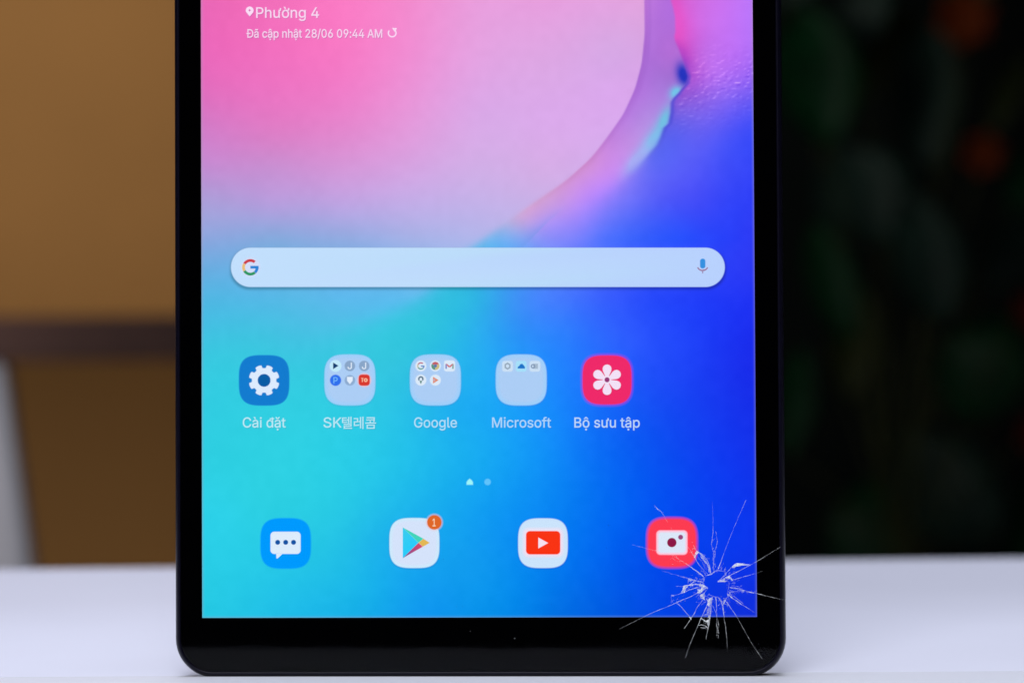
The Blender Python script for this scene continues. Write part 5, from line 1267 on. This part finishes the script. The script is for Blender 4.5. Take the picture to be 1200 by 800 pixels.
c = ray_crack(([(818.6, 693.6), (810, 698.4), (800, 702.4), (792, 706.2)], 1.3, 1.2, .8, .7, .2), ([(792, 706.2), (780, 711.2), (766, 717), (753.6, 722.6)], 1.1, .8, .6, .5, .15),
              ([(753.6, 722.6), (740, 729.6), (726, 736.6)], .9, .8, .4, .2, .12), ([(786.6, 697.6), (786.6, 707)], .7, .6, .4, .3, .1),
              ([(786.6, 697.4), (793, 696.4), (800, 694.2), (808.6, 690.6), (817, 688.2)], .9, 1.0, .4, .7))
c.chip([(786.4, 696.6), (790, 696.6), (789.6, 698.4), (786.8, 698.2)], .4).dust(795, 704, 5, 2, 12, .4).build('crack')
c = ray_crack(([(792, 686.6), (801, 686.5)], .8, .8, .35, .45, .05), ([(801, 686.2), (809, 685.2), (818, 684.2), (825, 685)], 1.3, 1.4, .9, .9, .3),
              ([(804, 691), (810.6, 690.2), (818, 687.6)], .9, .9, .6, .7, .3))
c.chip([(801, 685.8), (806.6, 685.8), (804, 689.2), (802.8, 694), (799.4, 694.6), (797.6, 694.4), (800, 690.4)], 1.0)
c.chip([(818, 684.4), (824, 684.4), (829, 688.6), (826, 690.8), (820, 691.6), (822, 688)], .9).chip([(817.2, 690), (824.4, 690.8), (822, 694), (817, 694.4)], .8)
c.chip([(820, 698.4), (825.8, 693.8), (826, 703)], .6).chip([(820, 697), (825.6, 693.6), (823, 699.4)], .8)
c.dust(821, 690, 3, 3.4, 32, .7).dust(810, 687, 4, 2, 14, .5).build('crack')
c = ray_crack(([(799.6, 675.4), (806, 677.2), (815, 679.6), (821, 681.2), (824, 681.8)], .9, 1.0, .6, .7), ([(806.6, 677.4), (806.4, 683.4)], 1.0, .7, .5, .4, .3),
              ([(814.6, 679.6), (811.6, 682.6), (808.4, 685.4)], 2.2, 1.8, .85, .85, .3), ([(799, 675.4), (792, 673), (784, 671), (775, 668)], 1.2, .9, .4, .15, .4))
c.chip([(806.6, 677.4), (814.6, 679.6), (808, 681)], .45).dust(818, 681.4, 3, 1.8, 22, .6).dust(812, 678, 7, 1.2, 12, .4).build('crack')
c = ray_crack(([(824.6, 675.4), (822, 673.2), (814.6, 667.6), (806, 661.6)], 1.6, 1.3, .9, .7, .2), ([(806, 661.6), (797, 656), (791.6, 652.6), (785, 649.4)], 1.2, 1.1, .4, .6, .2),
              ([(785, 649.4), (771, 645.4)], .7, .7, .1, .3), ([(771, 645.4), (757, 642.2), (748, 639.8), (740.6, 637.6)], .8, .7, .6, .15, .15))
c.dust(793, 655, 4, 2.6, 18, .5).dust(825, 678, 1, 2, 12, .6).build('crack')
c = ray_crack(([(766.6, 591.6), (770.6, 596), (774.4, 598.8)], .8, 1.4, .4, .8, .2), ([(774.4, 598.8), (777.4, 603), (782.4, 611.4)], 1.2, .6, .6, .25, .2), ([(785.6, 617), (788, 621)], .7, .6, .3, .25),
              ([(806, 640), (810, 645.4), (813.4, 651.6), (816.4, 657.2)], .9, 1.1, .35, .8, .3), ([(812.6, 638.6), (814.6, 643), (817, 645.4)], .9, 1.1, .5, .8, .3),
              ([(816.4, 657.2), (820, 662), (826, 669), (829.6, 672.4)], .9, .9, .7, .6, .2), ([(817, 645.4), (823.6, 649.4), (828.6, 656), (831.6, 663.8), (833, 671.4)], 1.0, 1.4, .6, .9, .3),
              ([(829, 673.6), (833.6, 672.4), (837, 669.6)], 1.3, .9, .95, .6, .3), ([(818, 652), (822.6, 657.6), (828.4, 668)], .8, .7, .3, .4))
c.chip([(816.4, 645), (819.4, 646.6), (816.4, 649.4), (814.6, 653.6), (813, 650.6)], 1.0)
c.chip([(819, 647), (824, 650), (828.4, 656.6), (829.6, 662), (826, 659), (821.6, 653.4)], .42).chip([(827.6, 657), (831.2, 663), (832.8, 671), (830.4, 670), (829, 663)], .62)
c.dust(828, 662, 2, 5, 22, .6).dust(812, 646, 3.4, 4, 20, .45).build('crack')
# splintered rim of the hole
c = Crack()
for p, q, s in zip(HOLE, HOLE[1:] + HOLE[:1], range(99)):
    c.line([p, q], rng.uniform(.6, 1.1), rng.uniform(.6, 1.1), rng.uniform(.25, .7), rng.uniform(.25, .7), .25)
c.dust(845, 668, 4, 1, 12, .4).dust(839, 700.6, 7, 1.4, 14, .4).dust(854, 690, 1.2, 6, 16, .45)
for _ in range(130):
    a = rng.uniform(0, 6.283)
    r = 15 + abs(rng.gauss(0, 6))
    x, y = 839 + r * 1.15 * math.cos(a), 686 + r * math.sin(a)
    l = rng.uniform(1.5, 5)
    b = a + rng.gauss(0, .5)
    c.line([(x, y), (x + l * math.cos(b), y + l * math.sin(b))], .7, .5, rng.uniform(.2, .8), .15, .3, 1.2)
c.build('splintered_rim')
# a little dust on the glass
c = Crack()
for x, y, s, al in [(551, 739, .8, .35), (603, 747.5, 1.0, .4), (430, 757, .6, .2)]:
    if x > 209:
        c.chip([(x + s * math.cos(q), y + s * math.sin(q) * .8) for q in (0.4, 2.1, 3.9, 5.3)], al)
tag(c.build('dust'), 'tiny dust specks on the black border', kind='stuff')
